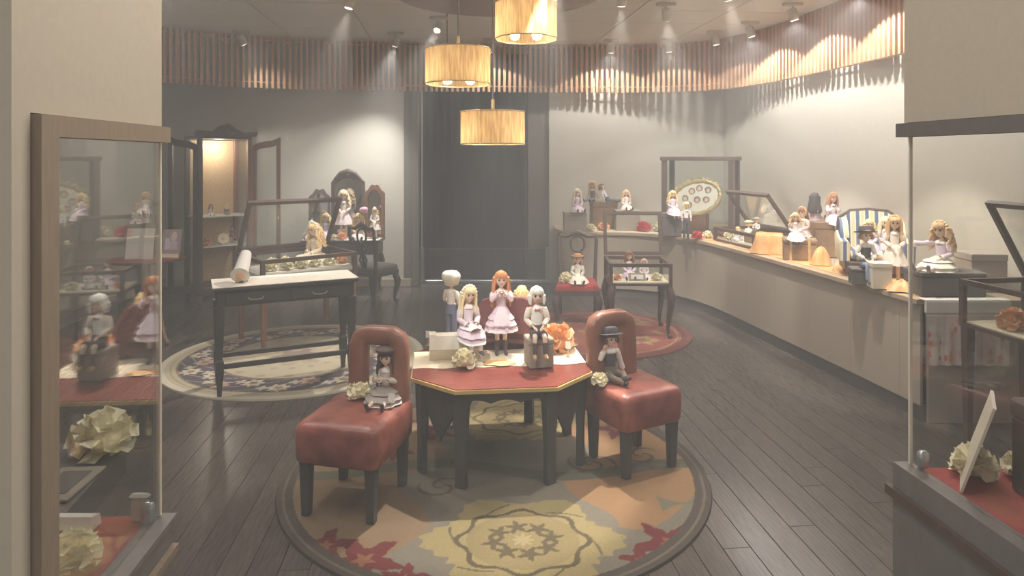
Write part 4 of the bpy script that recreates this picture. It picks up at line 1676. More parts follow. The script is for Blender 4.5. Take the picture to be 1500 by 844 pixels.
def picture(n, m, fn):
    g = np.linspace(0, 1, n + 1)
    h = np.linspace(0, 1, m + 1)
    u, v = np.meshgrid(g, h)
    idx = np.arange((n + 1) * (m + 1)).reshape(m + 1, n + 1)
    f = np.stack([idx[:-1, :-1], idx[:-1, 1:], idx[1:, 1:], idx[1:, :-1]], -1).reshape(-1, 4)
    return u.ravel(), v.ravel(), f, fn(u.ravel(), v.ravel())


def printed(name, parent, pts, faces, col, m='print'):
    me = bpy.data.meshes.new(name)
    me.from_pydata(pts.tolist(), [], faces.tolist())
    a = me.attributes.new('col', 'FLOAT_COLOR', 'POINT')
    rgba = np.ones((len(col), 4))
    rgba[:, :3] = col
    a.data.foreach_set('color', rgba.ravel())
    me.materials.append(M[m])
    return link(name, me, parent)


def photo_fn(u, v):
    col = np.tile(L3((176, 160, 158)), (len(u), 1))
    put(col, (u - .62) ** 2 + (v - .78) ** 2 < .03, (226, 206, 196))
    put(col, (np.abs(u - .62) < .22) & (v < .62) & (v > .3), (206, 190, 206))
    put(col, (np.abs(u - .25) < .13) & (v < .7) & (v > .3), (220, 206, 220))
    put(col, v < .13, (246, 232, 206))
    return col


u, v, f, col = picture(24, 32, photo_fn)
bk = R(12)
pts = np.stack([(u - .5) * .155, -.0036 * np.ones_like(u) + np.sin(bk) * (v * .235 + .007), np.cos(bk) * (v * .235 + .007)], -1)
printed('photo_print', t, pts, f, col)
boxy('display_box', 'grey box on the red tripod table under two small dolls', (X(205, 6.03), 6.03, TZ2), .2, .15, .29, M['boxdark'], R(5))
doll('small doll in white frills on the box behind the left glass', (X(201, 6.0), 6.0, TZ2 + .292), R(10), .3, 'sit', (200, 150, 110), 'up', (240, 230, 224), (238, 226, 226), arms='lap', legs='out', small=True, bonnet=(226, 190, 150))
doll('brown-haired doll at the right side of the box behind the left glass', (X(214, 6.06), 6.06, TZ2 + .292), R(-15), .28, 'sit', (140, 104, 88), 'long', (232, 214, 214), (228, 206, 214), arms='lap', legs='out', small=True)

# ------------------------------------------------------------------ vanity with triple mirror
VX, VY = X(503, 8.0), 8.02
t = thing('dressing_table', 'dark carved dressing table with triple arched mirror against back wall', 'dressing table', (VX, VY, 0), R(0))
VW, VD, VZ = .92, .36, .64
b = MB(); b.box(-VW / 2, VW / 2, -VD / 2, VD / 2, VZ - .03, VZ, b=.008); b.build('tabletop', M['frame'], t)
b = MB(); b.box(-VW / 2 + .03, VW / 2 - .03, -VD / 2 + .03, VD / 2 - .02, VZ - .17, VZ - .031); b.build('drawer_case', M['frame'], t)
for k in range(3):
    x0 = -VW / 2 + .05 + k * .28
    b = MB(); b.box(x0, x0 + .26, -VD / 2 + .018, -VD / 2 + .0295, VZ - .155, VZ - .05, b=.004); dr = b.build('drawer', M['frame'], t)
    b = MB(); b.ell((x0 + .13, -VD / 2 + .008, VZ - .1), (.016, .01, .01), 8, 6); b.build('knob', M['brass'], dr, True)
for x in (-1, 1):
    for y in (-1, 1):
        cabriole(t, x * (VW / 2 - .06), y * (VD / 2 - .06), x, y, VZ - .171, M['frame'])


def mirror_leaf(t, x0, x1, z0, zt, yb, rz, px_, wood):
    mt = Matrix.Translation((px_, yb, 0)) @ Matrix.Rotation(rz, 4, 'Z')
    k = 16
    outer, inner = [], []
    for i in range(k + 1):
        u = i / k
        arch = math.sin(math.pi * u)
        outer.append((x0 + (x1 - x0) * u, zt - .11 + .11 * arch ** .8 + .012 * math.cos(6 * math.pi * u)))
        inner.append((x0 + .035 + (x1 - x0 - .07) * u, zt - .155 + .10 * arch ** .8))
    ro = [(x0, z0)] + outer + [(x1, z0)]
    ri = [(x0 + .035, z0 + .04)] + inner + [(x1 - .035, z0 + .04)]
    n = len(ro)
    vs = [(x, -.015, z) for x, z in ro] + [(x, -.02, z) for x, z in ri] + [(x, .015, z) for x, z in ro] + [(x, .015, z) for x, z in ri]
    fs = []
    for i in range(n):
        j = (i + 1) % n
        fs += [(i, j, n + j, n + i), (2 * n + j, 2 * n + i, 3 * n + i, 3 * n + j), (i, 2 * n + i, 2 * n + j, j), (n + i, n + j, 3 * n + j, 3 * n + i)]
    b = MB(); b.add(vs, fs, mt)
    fr = b.build('mirror_frame', wood, t)
    b = MB(); b.rings([[(x, .0, z) for x, z in ri], [(x, .012, z) for x, z in ri]], mtx=mt)
    b.build('mirror_glass', M['mirror'], fr)


mirror_leaf(t, -.2, .2, VZ + .01, 1.40, .13, 0, 0.02, M['frame'])
mirror_leaf(t, -.25, .0, VZ + .01, 1.22, .125, R(18), -.19, M['frame'])
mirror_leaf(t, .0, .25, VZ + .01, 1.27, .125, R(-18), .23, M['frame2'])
b = MB()
b.tube([(-.14, .11, 1.33), (-.07, .10, 1.405), (.02, .10, 1.43), (.11, .10, 1.405), (.18, .11, 1.33)], [.016, .024, .034, .024, .016], 8)
b.build('carved_crest', M['frame'], t, True)
b = MB()
n = 40
pts = [(-.44 + .88 * i / n, -.195 + .012 * math.cos(i * 1.5)) for i in range(n + 1)]
b.prism(pts + [(.44, .1), (-.44, .1)], VZ + .0008, VZ + .006)
o = b.build('lace_cloth', M['lace'], None, False, (VX, VY, 0))
tag(o, 'white lace cloth on the carved dressing table', 'cloth')
VT = VZ + .0075
doll('tallest blonde doll in the group on the dressing table', (VX + .0, VY + .0, VT), R(5), .56, 'stand', (250, 230, 190), 'curly', (240, 226, 216), (238, 222, 222), arms='lap', small=True, bonnet=(250, 236, 210))
doll('doll in lilac frills sitting left in the dressing table group', (VX - .19, VY - .07, VT), R(-5), .52, 'sit', (236, 206, 160), 'curly', (228, 212, 226), (230, 214, 226), arms='lap', legs='out', small=True)
doll('doll in white and orange sitting right in the dressing table group', (VX + .19, VY - .08, VT), R(10), .52, 'sit', (244, 214, 150), 'curly', (250, 214, 160), (238, 226, 220), arms='lap', legs='out', small=True)
doll('slim doll in white standing alone at the right of the dressing table', (VX + .37, VY - .04, VT), R(10), .36, 'stand', (236, 200, 170), 'up', (246, 236, 226), (244, 232, 224), arms='lap', small=True)
doll('small pale doll sitting at the left end of the dressing table', (VX - .37, VY - .05, VT), R(0), .36, 'sit', (244, 236, 220), 'up', (248, 244, 238), (244, 240, 234), arms='out', legs='out', small=True)
flower('orange flower between the dolls on the dressing table', (VX + .01, VY - .13, VT), .06, M['petal_o'])
flower('cream flower at the front edge of the dressing table', (VX - .08, VY - .15, VT), .045, M['petal_c'])
t = thing('pink_rose_vase', 'slim vase with one pink rose on the dressing table', 'vase', (VX + .26, VY - .13, VT), 0)
b = MB(); b.lathe([(.018, 0), (.024, .04), (.012, .12), (.014, .15)], 12); b.build('vase', M['glassedge'], t, True)
b = MB(); b.tube([(0, 0, .1), (.003, 0, .31)], .004, 6); b.build('stem', M['leaf'], t)
b = MB()
for k in range(9):
    a = k * 2.4
    b.ell((.018 * math.cos(a), .018 * math.sin(a), .33 + .008 * (k % 3)), (.032, .032, .032), 7, 5)
b.build('bloom', M['petal_p'], t, True)


# ------------------------------------------------------------------ carved chairs
def carved_chair(label, loc, rz, sw, sd, sz, bh, seatm, wood, sc=1):
    t = thing('carved_chair', label, 'chair', loc, rz)
    b = MB()
    b.rings([[(x * k, y * k, z) for x, y in [(-sw / 2, -sd / 2), (0, -sd / 2 - .025), (sw / 2, -sd / 2), (sw / 2 * .88, sd / 2), (-sw / 2 * .88, sd / 2)]] for z, k in ((sz - .03, 1), (sz, 1), (sz + .025, .94), (sz + .038, .75))])
    b.build('seat_cushion', seatm, t, True)
    b = MB()
    b.prism([(-sw / 2 - .008, -sd / 2 - .008), (0, -sd / 2 - .035), (sw / 2 + .008, -sd / 2 - .008), (sw / 2 * .9, sd / 2 + .008), (-sw / 2 * .9, sd / 2 + .008)], sz - .075, sz - .031)
    b.build('seat_rail', wood, t)
    for s in (-1, 1):
        cabriole(t, s * (sw / 2 - .02), -sd / 2 + .02, s, -1, sz - .076, wood)
        b = MB()
        b.tube([(s * sw * .42, sd / 2 + .04, .013), (s * sw * .42, sd / 2, sz * .6), (s * sw * .42, sd / 2, sz), (s * sw * .44, sd / 2 + .02, sz + bh * .5), (s * sw * .46, sd / 2 + .05, sz + bh * .88), (s * sw * .40, sd / 2 + .055, sz + bh * .97)], [.014, .017, .02, .017, .018, .018], 8)
        b.build('rear_leg', wood, t, True)
    y = sd / 2 + .05
    b = MB()
    b.tube([(-sw * .42, y, sz + bh * .95), (-sw * .25, y, sz + bh * .93), (-sw * .1, y, sz + bh * 1.0), (0, y, sz + bh * 1.03), (sw * .1, y, sz + bh * 1.0), (sw * .25, y, sz + bh * .93), (sw * .42, y, sz + bh * .95)], [.02, .018, .022, .028, .022, .018, .02], 8)
    b.build('crest_rail', wood, t, True)
    b = MB()
    ring = [(sw * .17 * math.cos(a), y - .005 - .0 * math.sin(a), sz + bh * .77 + bh * .17 * math.sin(a)) for a in [2 * math.pi * k / 20 for k in range(21)]]
    b.tube(ring, .012, 6)
    for s in (-1, 1):
        b.tube([(s * sw * .04, y - .008, sz + bh * .62), (s * sw * .14, y - .012, sz + bh * .5), (s * sw * .05, y - .02, sz + bh * .36), (s * sw * .13, y - .03, sz + bh * .22), (s * sw * .04, sd / 2 - .0, sz + .02)], [.012, .012, .012, .012, .012], 6)
    b.tube([(0, y - .008, sz + bh * .62), (0, y - .018, sz + bh * .35), (0, sd / 2, sz + .02)], [.016, .02, .014], 6)
    b.build('splat', wood, t, True)
    return t


carved_chair('small carved dark chair with red velvet seat on the red rug', (X(846, 6.65), 6.66, 0), R(-6), .41, .38, .36, .47, M['redseat'], M['frame'])
doll('doll in cream gown sitting on the red velvet chair', (X(846, 6.6), 6.60, .396), R(0), .46, 'sit', (212, 160, 112), 'bob', (246, 240, 230), (246, 238, 222), arms='lap', legs='out', spread=1.25, hat=('boater', (206, 150, 106)), small=True)
flower('cream flower at the left of the doll on red velvet chair', (X(829, 6.55), 6.57, .394), .07, M['petal_c'])
carved_chair('black carved chair standing before the dressing table', (X(549, 7.42), 7.42, 0), R(152), .36, .34, .40, .47, M['boxdark'], M['dark'])

# ------------------------------------------------------------------ things on the curved counter
CT = CH + .001
RUN = [p for p in inset(cp, .06)]
# cream cloth at the back part and orange satin strip at the right part, lying on the counter
i0 = min(range(len(RUN)), key=lambda i: (RUN[i][0] - .75) ** 2 + (RUN[i][1] - 7.8) ** 2)
i1 = min(range(len(RUN)), key=lambda i: (RUN[i][0] - 1.75) ** 2 + (RUN[i][1] - 7.4) ** 2)
i2 = min(range(len(RUN)), key=lambda i: (RUN[i][0] - 2.30) ** 2 + (RUN[i][1] - 5.0) ** 2)
i3 = min(range(len(RUN)), key=lambda i: (RUN[i][0] - 2.42) ** 2 + (RUN[i][1] - 4.15) ** 2)


def strip(label, a, c, d0, d1, m, name='cloth_runner'):
    seg = RUN[a:c + 1]
    o1 = [(x + .012 * math.sin(i * .8), y + .012 * math.cos(i * 1.1)) for i, (x, y) in enumerate(inset(seg, d0))]
    o2 = inset(seg, d1)
    b = MB(); b.prism(o1 + o2[::-1], CH + .0005, CH + .004)
    return tag(b.build(name, m, None), label, 'cloth')


strip('cream cloth runner on the back part of the curved counter', i0, i1, 0, .36, M['cream'])
strip('orange satin runner on the right part of the curved counter', i1 + 2, i3, .03, .35, M['orange'])
CT = CH + .0048


def on(px, Y):
    return (X(px, Y), Y, CT)


boxy('display_box', 'grey box at the left end of the curved counter', on(842, 7.95), .26, .2, .22, M['boxgrey'])
x_, y_, _ = on(845, 7.95)
doll('long-haired blonde doll in lilac sitting on the leftmost counter box', (x_, y_ - .02, CT + .222), R(10), .46, 'sit', (248, 236, 206), 'long', LIL, (222, 204, 218), arms='lap', legs='out', small=True)
boxy('display_box', 'tall brown box behind the leftmost pair of counter dolls', on(884, 8.2), .3, .2, .32, M['boxbrown'], R(5))
x_, y_, _ = on(868, 8.2)
doll('doll with straw hat sitting on the tall brown box', (x_, y_, CT + .322), R(-30), .42, 'sit', (230, 196, 140), 'long', (236, 226, 230), None, ((128, 120, 130), 'long'), (120, 110, 120), ('boater', (226, 196, 150)), arms='prop', legs='out', small=True)
x_, y_, _ = on(886, 8.15)
doll('boy doll reclining at the right side of the tall brown box', (x_ + .03, y_ - .02, CT + .322), R(60), .4, 'sit', (150, 112, 92), 'short', (226, 220, 222), None, ((120, 112, 118), 'long'), None, None, arms='prop', legs='out', lean=-.5, small=True)
flower('orange flower on the counter between the first two boxes', on(884, 7.93), .07, M['petal_o'], leaf=False)
flower('cream flower on counter beside the leftmost box', on(866, 7.88), .06, M['petal_c'])
boxy('display_box', 'pale grey box on the counter behind the raised table lid', on(918, 8.0), .28, .2, .24, M['boxgrey'])
x_, y_, _ = on(917, 8.0)
doll('doll in white dress seated on the pale grey counter box', (x_, y_, CT + .242), R(5), .4, 'sit', (240, 208, 160), 'curly', (246, 236, 228), (244, 232, 226), arms='lap', legs='out', small=True)
flower('red flower on the curved counter beside the pale grey box', on(943, 7.85), .085, M['petal_r'])
flower('cream flower right of the red flower on counter', on(966, 7.85), .08, M['petal_c'])
boxy('display_box', 'black box under the lilac doll in front of tall glass case', on(984, 7.42), .2, .15, .25, M['boxdark'], R(-10))
x_, y_, _ = on(984, 7.42)
doll('wavy blonde doll in lilac seated on the black counter box', (x_, y_ - .03, CT + .252), R(15), .42, 'sit', (246, 218, 160), 'curly', (228, 214, 226), (226, 208, 222), arms='lap', legs='hang', small=True)
doll('boy doll in white shirt and black trousers standing before tall glass case', on(1005, 7.12), R(5), .39, 'stand', (246, 226, 176), 'short', (248, 244, 240), None, ((92, 88, 92), 'long'), None, None, arms='down', small=True, bow=(92, 88, 92))
flower('red flower with green leaves beside the standing boy doll on counter', on(1021, 7.1), .06, M['petal_r'], leaf=True)
flower('cream flower next to the red leafy flower on counter', on(1036, 7.2), .055, M['petal_c'])

# tall glass case in the corner
t = thing('glass_case', 'tall dark-framed glass case in the corner of the counter', 'glass case', (1.69, 7.72, CT), R(-31))
GW, GDp, GH = .79, .33, .86
b = MB(); b.box(0, GW, 0, GDp, 0, .04, b=.004); b.build('base', M['frame'], t)
b = MB(); b.box(-.015, GW + .015, -.015, GDp + .015, GH - .045, GH, b=.006); b.build('top', M['frame'], t)
for x in (0, GW - .05):
    for y in (0, GDp - .05):
        b = MB(); b.box(x, x + .05, y, y + .05, .0405, GH - .046); b.build('corner_post', M['frame'], t)
for y in (.02, GDp - .025):
    b = MB(); b.box(.05, GW - .05, y, y + .005, .041, GH - .046); b.build('pane', M['glass'], t)
for x in (.02, GW - .025):
    b = MB(); b.box(x, x + .005, .05, GDp - .05, .041, GH - .046); b.build('pane', M['glass'], t)


def plaque_fn(u, v):
    col = np.tile(L3((236, 232, 220)), (len(u), 1))
    for k, (a, c) in enumerate(((.24, .55), (.42, .74), (.6, .78), (.78, .66), (.3, .3), (.5, .42), (.7, .36))):
        put(col, ((u - a) / .075) ** 2 + ((v - c) / .11) ** 2 < 1, (126, 104, 90))
        put(col, ((u - a) / .045) ** 2 + ((v - c + .01) / .07) ** 2 < 1, (226, 200, 180))
    return col


cx_, cy_ = 1.69 + .36 * .857 + .12 * .515, 7.72 - .36 * .515 + .12 * .857
t = thing('oval_plaque', 'white oval plaque with small portraits in an ornate gilt frame', 'plaque', (cx_, cy_, CT + .041), R(-31))
AX, AZ = .25, .17
til = Matrix.Translation((0, .02, .36)) @ Matrix.Rotation(R(-12), 4, 'X') @ Matrix.Rotation(R(-14), 4, 'Y')
n = 44
b = MB()
ring = []
pts = [(AX * math.cos(2 * math.pi * k / n), AZ * math.sin(2 * math.pi * k / n)) for k in range(n)]
b.rings([[(x, 0, z) for x, z in pts], [(x, .02, z) for x, z in pts]], mtx=til)
b.build('board', M['white'], t)
b = MB()
b.tube([(1.07 * x, -.004, 1.09 * z) for x, z in pts + pts[:1]], [.026 + .006 * math.sin(k * 2.1) for k in range(n + 1)], 8, mtx=til)
for k in range(13):
    a = R(20 + 140 * k / 12)
    b.ell((AX * 1.12 * math.cos(a), -.01, AZ * 1.2 * math.sin(a)), (.025, .016, .025), 7, 5, til)
b.build('gilt_frame', M['brass'], t, True)
u, v, f, col = picture(60, 40, plaque_fn)
uu, vv = u * 2 - 1, v * 2 - 1
ex_ = uu * np.sqrt(1 - vv ** 2 / 2) * AX * .97
ez_ = vv * np.sqrt(1 - uu ** 2 / 2) * AZ * .97
P4 = np.stack([ex_, np.full_like(ex_, -.003), ez_, np.ones_like(ex_)], -1) @ np.array(til).T
uu2 = ex_ / AX / 2 + .5
vv2 = ez_ / AZ / 2 + .5
printed('portrait_print', t, P4[:, :3], f, plaque_fn(uu2, vv2))
b = MB(); b.box(-.12, .12, -.04, .09, 0, .18, b=.006); b.build('easel_block', M['frame2'], t)

# open vitrine on the counter
t = thing('counter_vitrine', 'low dark glass vitrine with raised lid on the curved counter', 'glass case', (2.07, 7.02, CT), R(-78.5))
vitrine(t, .76, .42, .0, .14, .36, .27, M['frame'], .03)
boxy('display_box', 'brown display box inside the low vitrine holding up two little dolls', (2.38, 6.62, CT + .027), .12, .22, .09, M['boxbrown'], R(-78.5))
doll('small blonde doll in white sitting in the low counter vitrine', (2.36, 6.80, CT + .027), R(-55), .34, 'sit', (240, 208, 160), 'short', (248, 242, 236), (244, 236, 232), arms='lap', legs='bent', small=True, hat=('boater', (240, 222, 190)), spread=.6)
doll('small doll with dark hat band beside the blonde in low vitrine', (2.37, 6.62, CT + .118), R(-45), .26, 'sit', (226, 200, 160), 'short', (246, 240, 236), None, ((130, 120, 116), 'long'), None, ('boater', (206, 194, 176)), arms='lap', legs='bent', small=True)
flower('cream flower in the left end of the low counter vitrine', (2.2, 6.92, CT + .027), .055, M['petal_c'])
doll('tiny doll in black and white lying in the low counter vitrine', (2.24, 6.76, CT + .027), R(-75), .24, 'sit', (236, 206, 150), 'bob', (236, 230, 232), (226, 216, 222), arms='lap', legs='out', small=True)
drape('orange satin heap behind the low vitrine', (2.60, 7.05, CT), .2, .36, .14, seed=5)
boxy('display_box', 'cream box hidden under orange satin beside the low vitrine', on(1127, 6.12), .2, .2, .16, M['boxwhite'], R(-20))


def draped_box(label, loc, hx_, hy_, h_, rz, seed, m=None):
    rnd = random.Random(seed)
    b = MB()
    n = 48
    rings = []
    for z, k, fl in ((h_ + .004, .5, 0), (h_ + .006, .97, 0), (h_ - .004, 1.05, .01), (h_ * .6, 1.12, .05), (h_ * .25, 1.2, .09), (.003, 1.34, .13)):
        ring = []
        for j in range(n):
            a = 2 * math.pi * j / n
            q = max(abs(math.cos(a)), abs(math.sin(a)))
            kk = k * (1 + fl * math.sin(7 * a + seed) + fl * .6 * math.sin(13 * a + 2 * seed))
            kk = max(kk, 1.04 if fl else 0)
            ring.append((hx_ * math.cos(a) / q * kk, hy_ * math.sin(a) / q * kk, z))
        rings.append(ring)
    b.rings(rings[::-1], True, False, True)
    o = b.build('satin_cloth', m or M['orange'], None, True, loc, rz)
    return tag(o, label, 'cloth')


draped_box('orange satin draped over a box beside the low vitrine', on(1127, 6.12), .11, .11, .163, R(-20), 2)
# trunk with two dolls
t = thing('strapped_chest', 'brown strapped chest under two dolls on the curved counter', 'chest', on(1171, 5.72), R(-20))
b = MB(); b.box(-.13, .13, -.09, .09, 0, .13, b=.006); b.build('body', M['boxbrown'], t)
b = MB(); b.box(-.134, .134, -.094, .094, .131, .18, b=.012); b.build('lid', M['boxbrown'], t, True)
for x in (-.07, .07):
    b = MB(); b.box(x - .01, x + .01, -.098, .098, .0, .185, b=.002); b.build('strap', M['brass'], t)
x_, y_, _ = on(1170, 5.72)
doll('doll with brown ponytail sitting at the back of the strapped chest', (x_ + .06, y_ + .05, CT + .186), R(-60), .42, 'sit', (158, 116, 92), 'tail', (232, 214, 206), (228, 210, 210), arms='lap', legs='bent', small=True, bonnet=(226, 190, 150))
doll('blonde doll in white frock sitting on the front of the strapped chest', (x_ - .05, y_ - .05, CT + .186), R(-15), .36, 'sit', (242, 214, 170), 'curly', (246, 236, 234), (242, 230, 234), arms='lap', legs='hang', small=True, socks=(96, 88, 90))
# pedestal with pair
boxy('display_pedestal', 'tall olive brown pedestal box behind the striped armchair', on(1210, 5.92), .26, .26, .30, M['boxbrown'], R(-8), 'pedestal')
x_, y_, _ = on(1206, 5.90)
doll('black-haired doll with back turned on the tall pedestal', (x_ - .05, y_ + .06, CT + .302), R(140), .42, 'sit', (92, 86, 86), 'long', (130, 110, 110), (186, 166, 166), arms='lap', legs='out', small=True, spread=.7)
doll('doll in white and lilac skirt sitting on the tall pedestal', (x_ + .06, y_ - .04, CT + .302), R(5), .42, 'sit', (190, 140, 110), 'long', (240, 232, 236), (232, 214, 226), arms='chest', legs='hang', small=True, bow=(130, 110, 120), bonnet=(214, 170, 130), spread=.9)
drape('orange satin bundle in front of the tall pedestal', on(1203, 5.40), .16, .14, .13, seed=8)

# striped wing armchair (doll size)
SX, SY = X(1279, 4.98), 4.98
t = thing('wing_armchair', 'doll-sized blue and cream striped wing armchair on the counter', 'armchair', (SX, SY, CT), R(-18))
t.scale = (1.22, 1.15, 1.08)


def stripe_mat():
    m = bpy.data.materials.new('striped_silk')
    m.use_nodes = True
    N, L = m.node_tree.nodes, m.node_tree.links
    b = N['Principled BSDF']
    b.inputs['Roughness'].default_value = .6
    tc_ = N.new('ShaderNodeTexCoord')
    sx_ = N.new('ShaderNodeSeparateXYZ')
    L.new(tc_.outputs['Object'], sx_.inputs[0])
    mu = N.new('ShaderNodeMath'); mu.operation = 'MULTIPLY'; mu.inputs[1].default_value = 120
    L.new(sx_.outputs['X'], mu.inputs[0])
    si = N.new('ShaderNodeMath'); si.operation = 'SINE'
    L.new(mu.outputs[0], si.inputs[0])
    cr = N.new('ShaderNodeValToRGB')
    cr.color_ramp.interpolation = 'CONSTANT'
    cr.color_ramp.elements[0].color = (*lin((104, 118, 150)), 1)
    cr.color_ramp.elements[1].color = (*lin((236, 226, 200)), 1)
    cr.color_ramp.elements[1].position = .32
    e = cr.color_ramp.elements.new(.8); e.color = (*lin((226, 212, 176)), 1)
    ma = N.new('ShaderNodeMath'); ma.operation = 'MULTIPLY_ADD'; ma.inputs[1].default_value = .5; ma.inputs[2].default_value = .5
    L.new(si.outputs[0], ma.inputs[0])
    L.new(ma.outputs[0], cr.inputs[0])
    L.new(cr.outputs[0], b.inputs['Base Color'])
    return m


STR = stripe_mat()
b = MB(); b.box(-.14, .14, -.13, .1, .10, .17, b=.02); b.build('seat_cushion', STR, t, True)
b = MB(); b.box(-.17, .17, -.13, .13, .03, .099, b=.008); b.build('seat_frame', M['frame'], t)
b = MB()
prof = [(-.16, .1), (-.17, .26), (-.16, .36), (-.1, .41), (0, .42), (.1, .41), (.16, .36), (.17, .26), (.16, .1)]
b.rings([[(x, .09 + .04 * (z - .1) / .3, z) for x, z in prof], [(x, .14 + .04 * (z - .1) / .3, z) for x, z in prof]])
b.build('backrest', STR, t, True)
b = MB()
b.tube([(x * 1.03, .115 + .04 * (z - .1) / .3, z * 1.01) for x, z in prof], .014, 7)
b.build('back_frame', M['frame'], t, True)
for s in (-1, 1):
    b = MB(); b.rings([[(s * .145, y, z0), (s * .195, y, z0), (s * .2, y, z1), (s * .19, y, z1 + .02), (s * .15, y, z1 + .02), (s * .14, y, z1)] for y, z0, z1 in ((-.13, .1, .21), (.0, .1, .22), (.1, .1, .26))]); b.build('armrest', STR, t, True)
    b = MB(); b.rings([[(s * .13, y, .24), (s * .175, y, .24), (s * .175, y, z1), (s * .13, y, z1)] for y, z1 in ((.0, .27), (.05, .34), (.1, .37))]); b.build('wing', STR, t, True)
    for y in (-.11, .11):
        b = MB(); b.tube([(s * .14, y, 0), (s * .14, y, .031)], [.01, .016], 7); b.build('foot', M['frame'], t, True)
doll('blonde doll in lilac seated in the striped armchair', (SX - .045, SY - .03, CT + .186), R(-15), .38, 'sit', (244, 224, 170), 'curly', (226, 212, 226), (228, 212, 224), arms='lap', legs='hang', small=True)
doll('pale doll with bonnet seated at the right inside the striped armchair', (SX + .085, SY - .0, CT + .186), R(-10), .40, 'sit', (248, 236, 200), 'long', (230, 220, 230), (232, 220, 228), arms='lap', legs='hang', small=True, bonnet=(246, 238, 220), spread=.6)
boxy('display_box', 'dark low box under the boy doll before the striped armchair', on(1263, 4.60), .15, .12, .11, M['boxdark'], R(-15))
x_, y_, _ = on(1266, 4.60)
doll('boy doll with black hat, vest and jeans before the striped armchair', (x_, y_ - .02, CT + .112), R(-5), .46, 'sit', (206, 170, 120), 'short', (246, 240, 234), None, ((136, 146, 166), 'long'), (92, 88, 94), ('brim', (90, 86, 90)), 'shoe', None, 'lap', 'hang', small=True, bow=(240, 236, 230))
boxy('display_box', 'cream round-edged box beside the boy doll on counter', on(1288, 4.46), .12, .11, .17, M['boxwhite'], R(-10))
doll('long-haired blonde doll in ivory dress standing at right of the armchair', on(1310, 4.58), R(-20), .46, 'stand', (238, 200, 150), 'long', (246, 236, 222), (246, 236, 220), arms='lap', small=True, bonnet=(226, 180, 130))
drape('orange satin at the right end of the counter runner', on(1322, 4.36), .2, .14, .06, seed=11)
place_card('small tag stand on the counter before the striped armchair', on(1221, 5.12), R(-20), .05)

# behind the right pane: table end with floral skirt, dark box, seated doll, extra vitrine
t = thing('floral_cloth', 'floral cloth with white band hanging over the counter end behind right pane', 'cloth', (2.86, 4.07, 0), 0)


def floral(u, v):
    col = np.tile(L3((222, 208, 202)), (len(u), 1))
    put(col, np.abs(np.sin(u * 14)) < .18, (204, 192, 188))
    rnd = random.Random(4)
    for k in range(26):
        put(col, leaf_mask(u * 3, v, rnd.uniform(0, 3), rnd.uniform(.05, .85), rnd.uniform(.05, .11), rnd.uniform(0, 6), 5, .4), ((220, 120, 100), (226, 150, 120), (216, 170, 150))[k % 3])
    put(col, v > .88, (244, 238, 236))
    return col


u, v, f, col = picture(150, 50, floral)
pts = np.stack([-.40 + u * .50, -.012 + .008 * np.sin(u * 40) * (1 - v), .36 + v * .33], -1)
printed('floral_skirt', t, pts, f, col)
b = MB(); b.box(-.405, .105, -.022, -.001, .67, .745, b=.005); b.build('white_band', M['white'], t)
b = MB(); b.box(-.405, .105, -.02, .06, .7455, .749); b.build('cloth_top', M['white'], t)
boxy('display_case_box', 'long dark box with brass clasp behind the right pane', (2.70, 4.27, CT), .38, .22, .15, M['boxdark'], R(-4))
boxy('display_box', 'small beige box behind the long dark box', (3.03, 4.42, CT), .22, .2, .24, M['boxgrey'], R(-4))
doll('wavy blonde doll in lilac gown reaching out behind right pane', (2.68, 4.26, CT + .152), R(-62), .52, 'sit', (236, 200, 158), 'curly', (226, 210, 222), (244, 238, 220), arms='point', legs='out', bonnet=(246, 214, 170), spread=1.1)
t = thing('display_table', 'dark glass display table with raised lid at far right behind pane', 'display table', (2.50, 3.82, 0), R(-82))
vitrine(t, .60, .42, .66, .92, .42, .24, M['frame'], .028)
for x in (.03, .57):
    for y in (.03, .39):
        b = MB(); b.rings([[(x - s_, y - s_, z), (x + s_, y - s_, z), (x + s_, y + s_, z), (x - s_, y + s_, z)] for z, s_ in ((0.001, .014), (.66, .024))]); b.build('leg', M['frame'], t)
flower('orange flower in the far right display table behind the pane', (2.66, 3.62, .687), .08, M['petal_o'])
flower('cream flower in the far right display table behind the pane', (2.70, 3.42, .687), .08, M['petal_c'])
flower('white flower at the right side of the far right display table', (2.82, 3.54, .687), .08, M['lace'])

# right entrance counter: leaning card, dark box, pink fan, flowers
z_ = .786
t = thing('easel_card', 'ivory card leaning on a black box in lower right corner', 'card', (1.085, 1.65, z_), math.atan2(.84, .55))
mt = Matrix.Rotation(R(17), 4, 'X')
b = MB(); b.box(0, .15, -.003, .003, 0.002, .225, mt); b.build('panel', M['boxwhite'], t)
b = MB(); b.box(-.001, .151, -.0036, .0036, .2255, .229, mt); b.build('top_edge', M['white'], t)
boxy('display_box', 'black box standing behind the leaning ivory card', (1.325, 1.585, z_), .21, .17, .225, M['boxdark'], R(-4))
t = thing('pink_hat', 'small pink doll hat on the black box at right edge', 'hat', (1.30, 1.60, z_ + .226), 0)
b = MB(); b.lathe([(.06, .002), (.066, .008), (.038, .014), (.036, .05), (.01, .06)], 20); b.build('crown', cloth((232, 200, 186)), t, True)
flower('cream flower between the pane and black box in lower right', (1.18, 1.745, z_), .055, M['petal_c'])
flower('pale flower behind the first cream flower at the right counter', (1.30, 1.74, z_), .045, M['petal_c'])

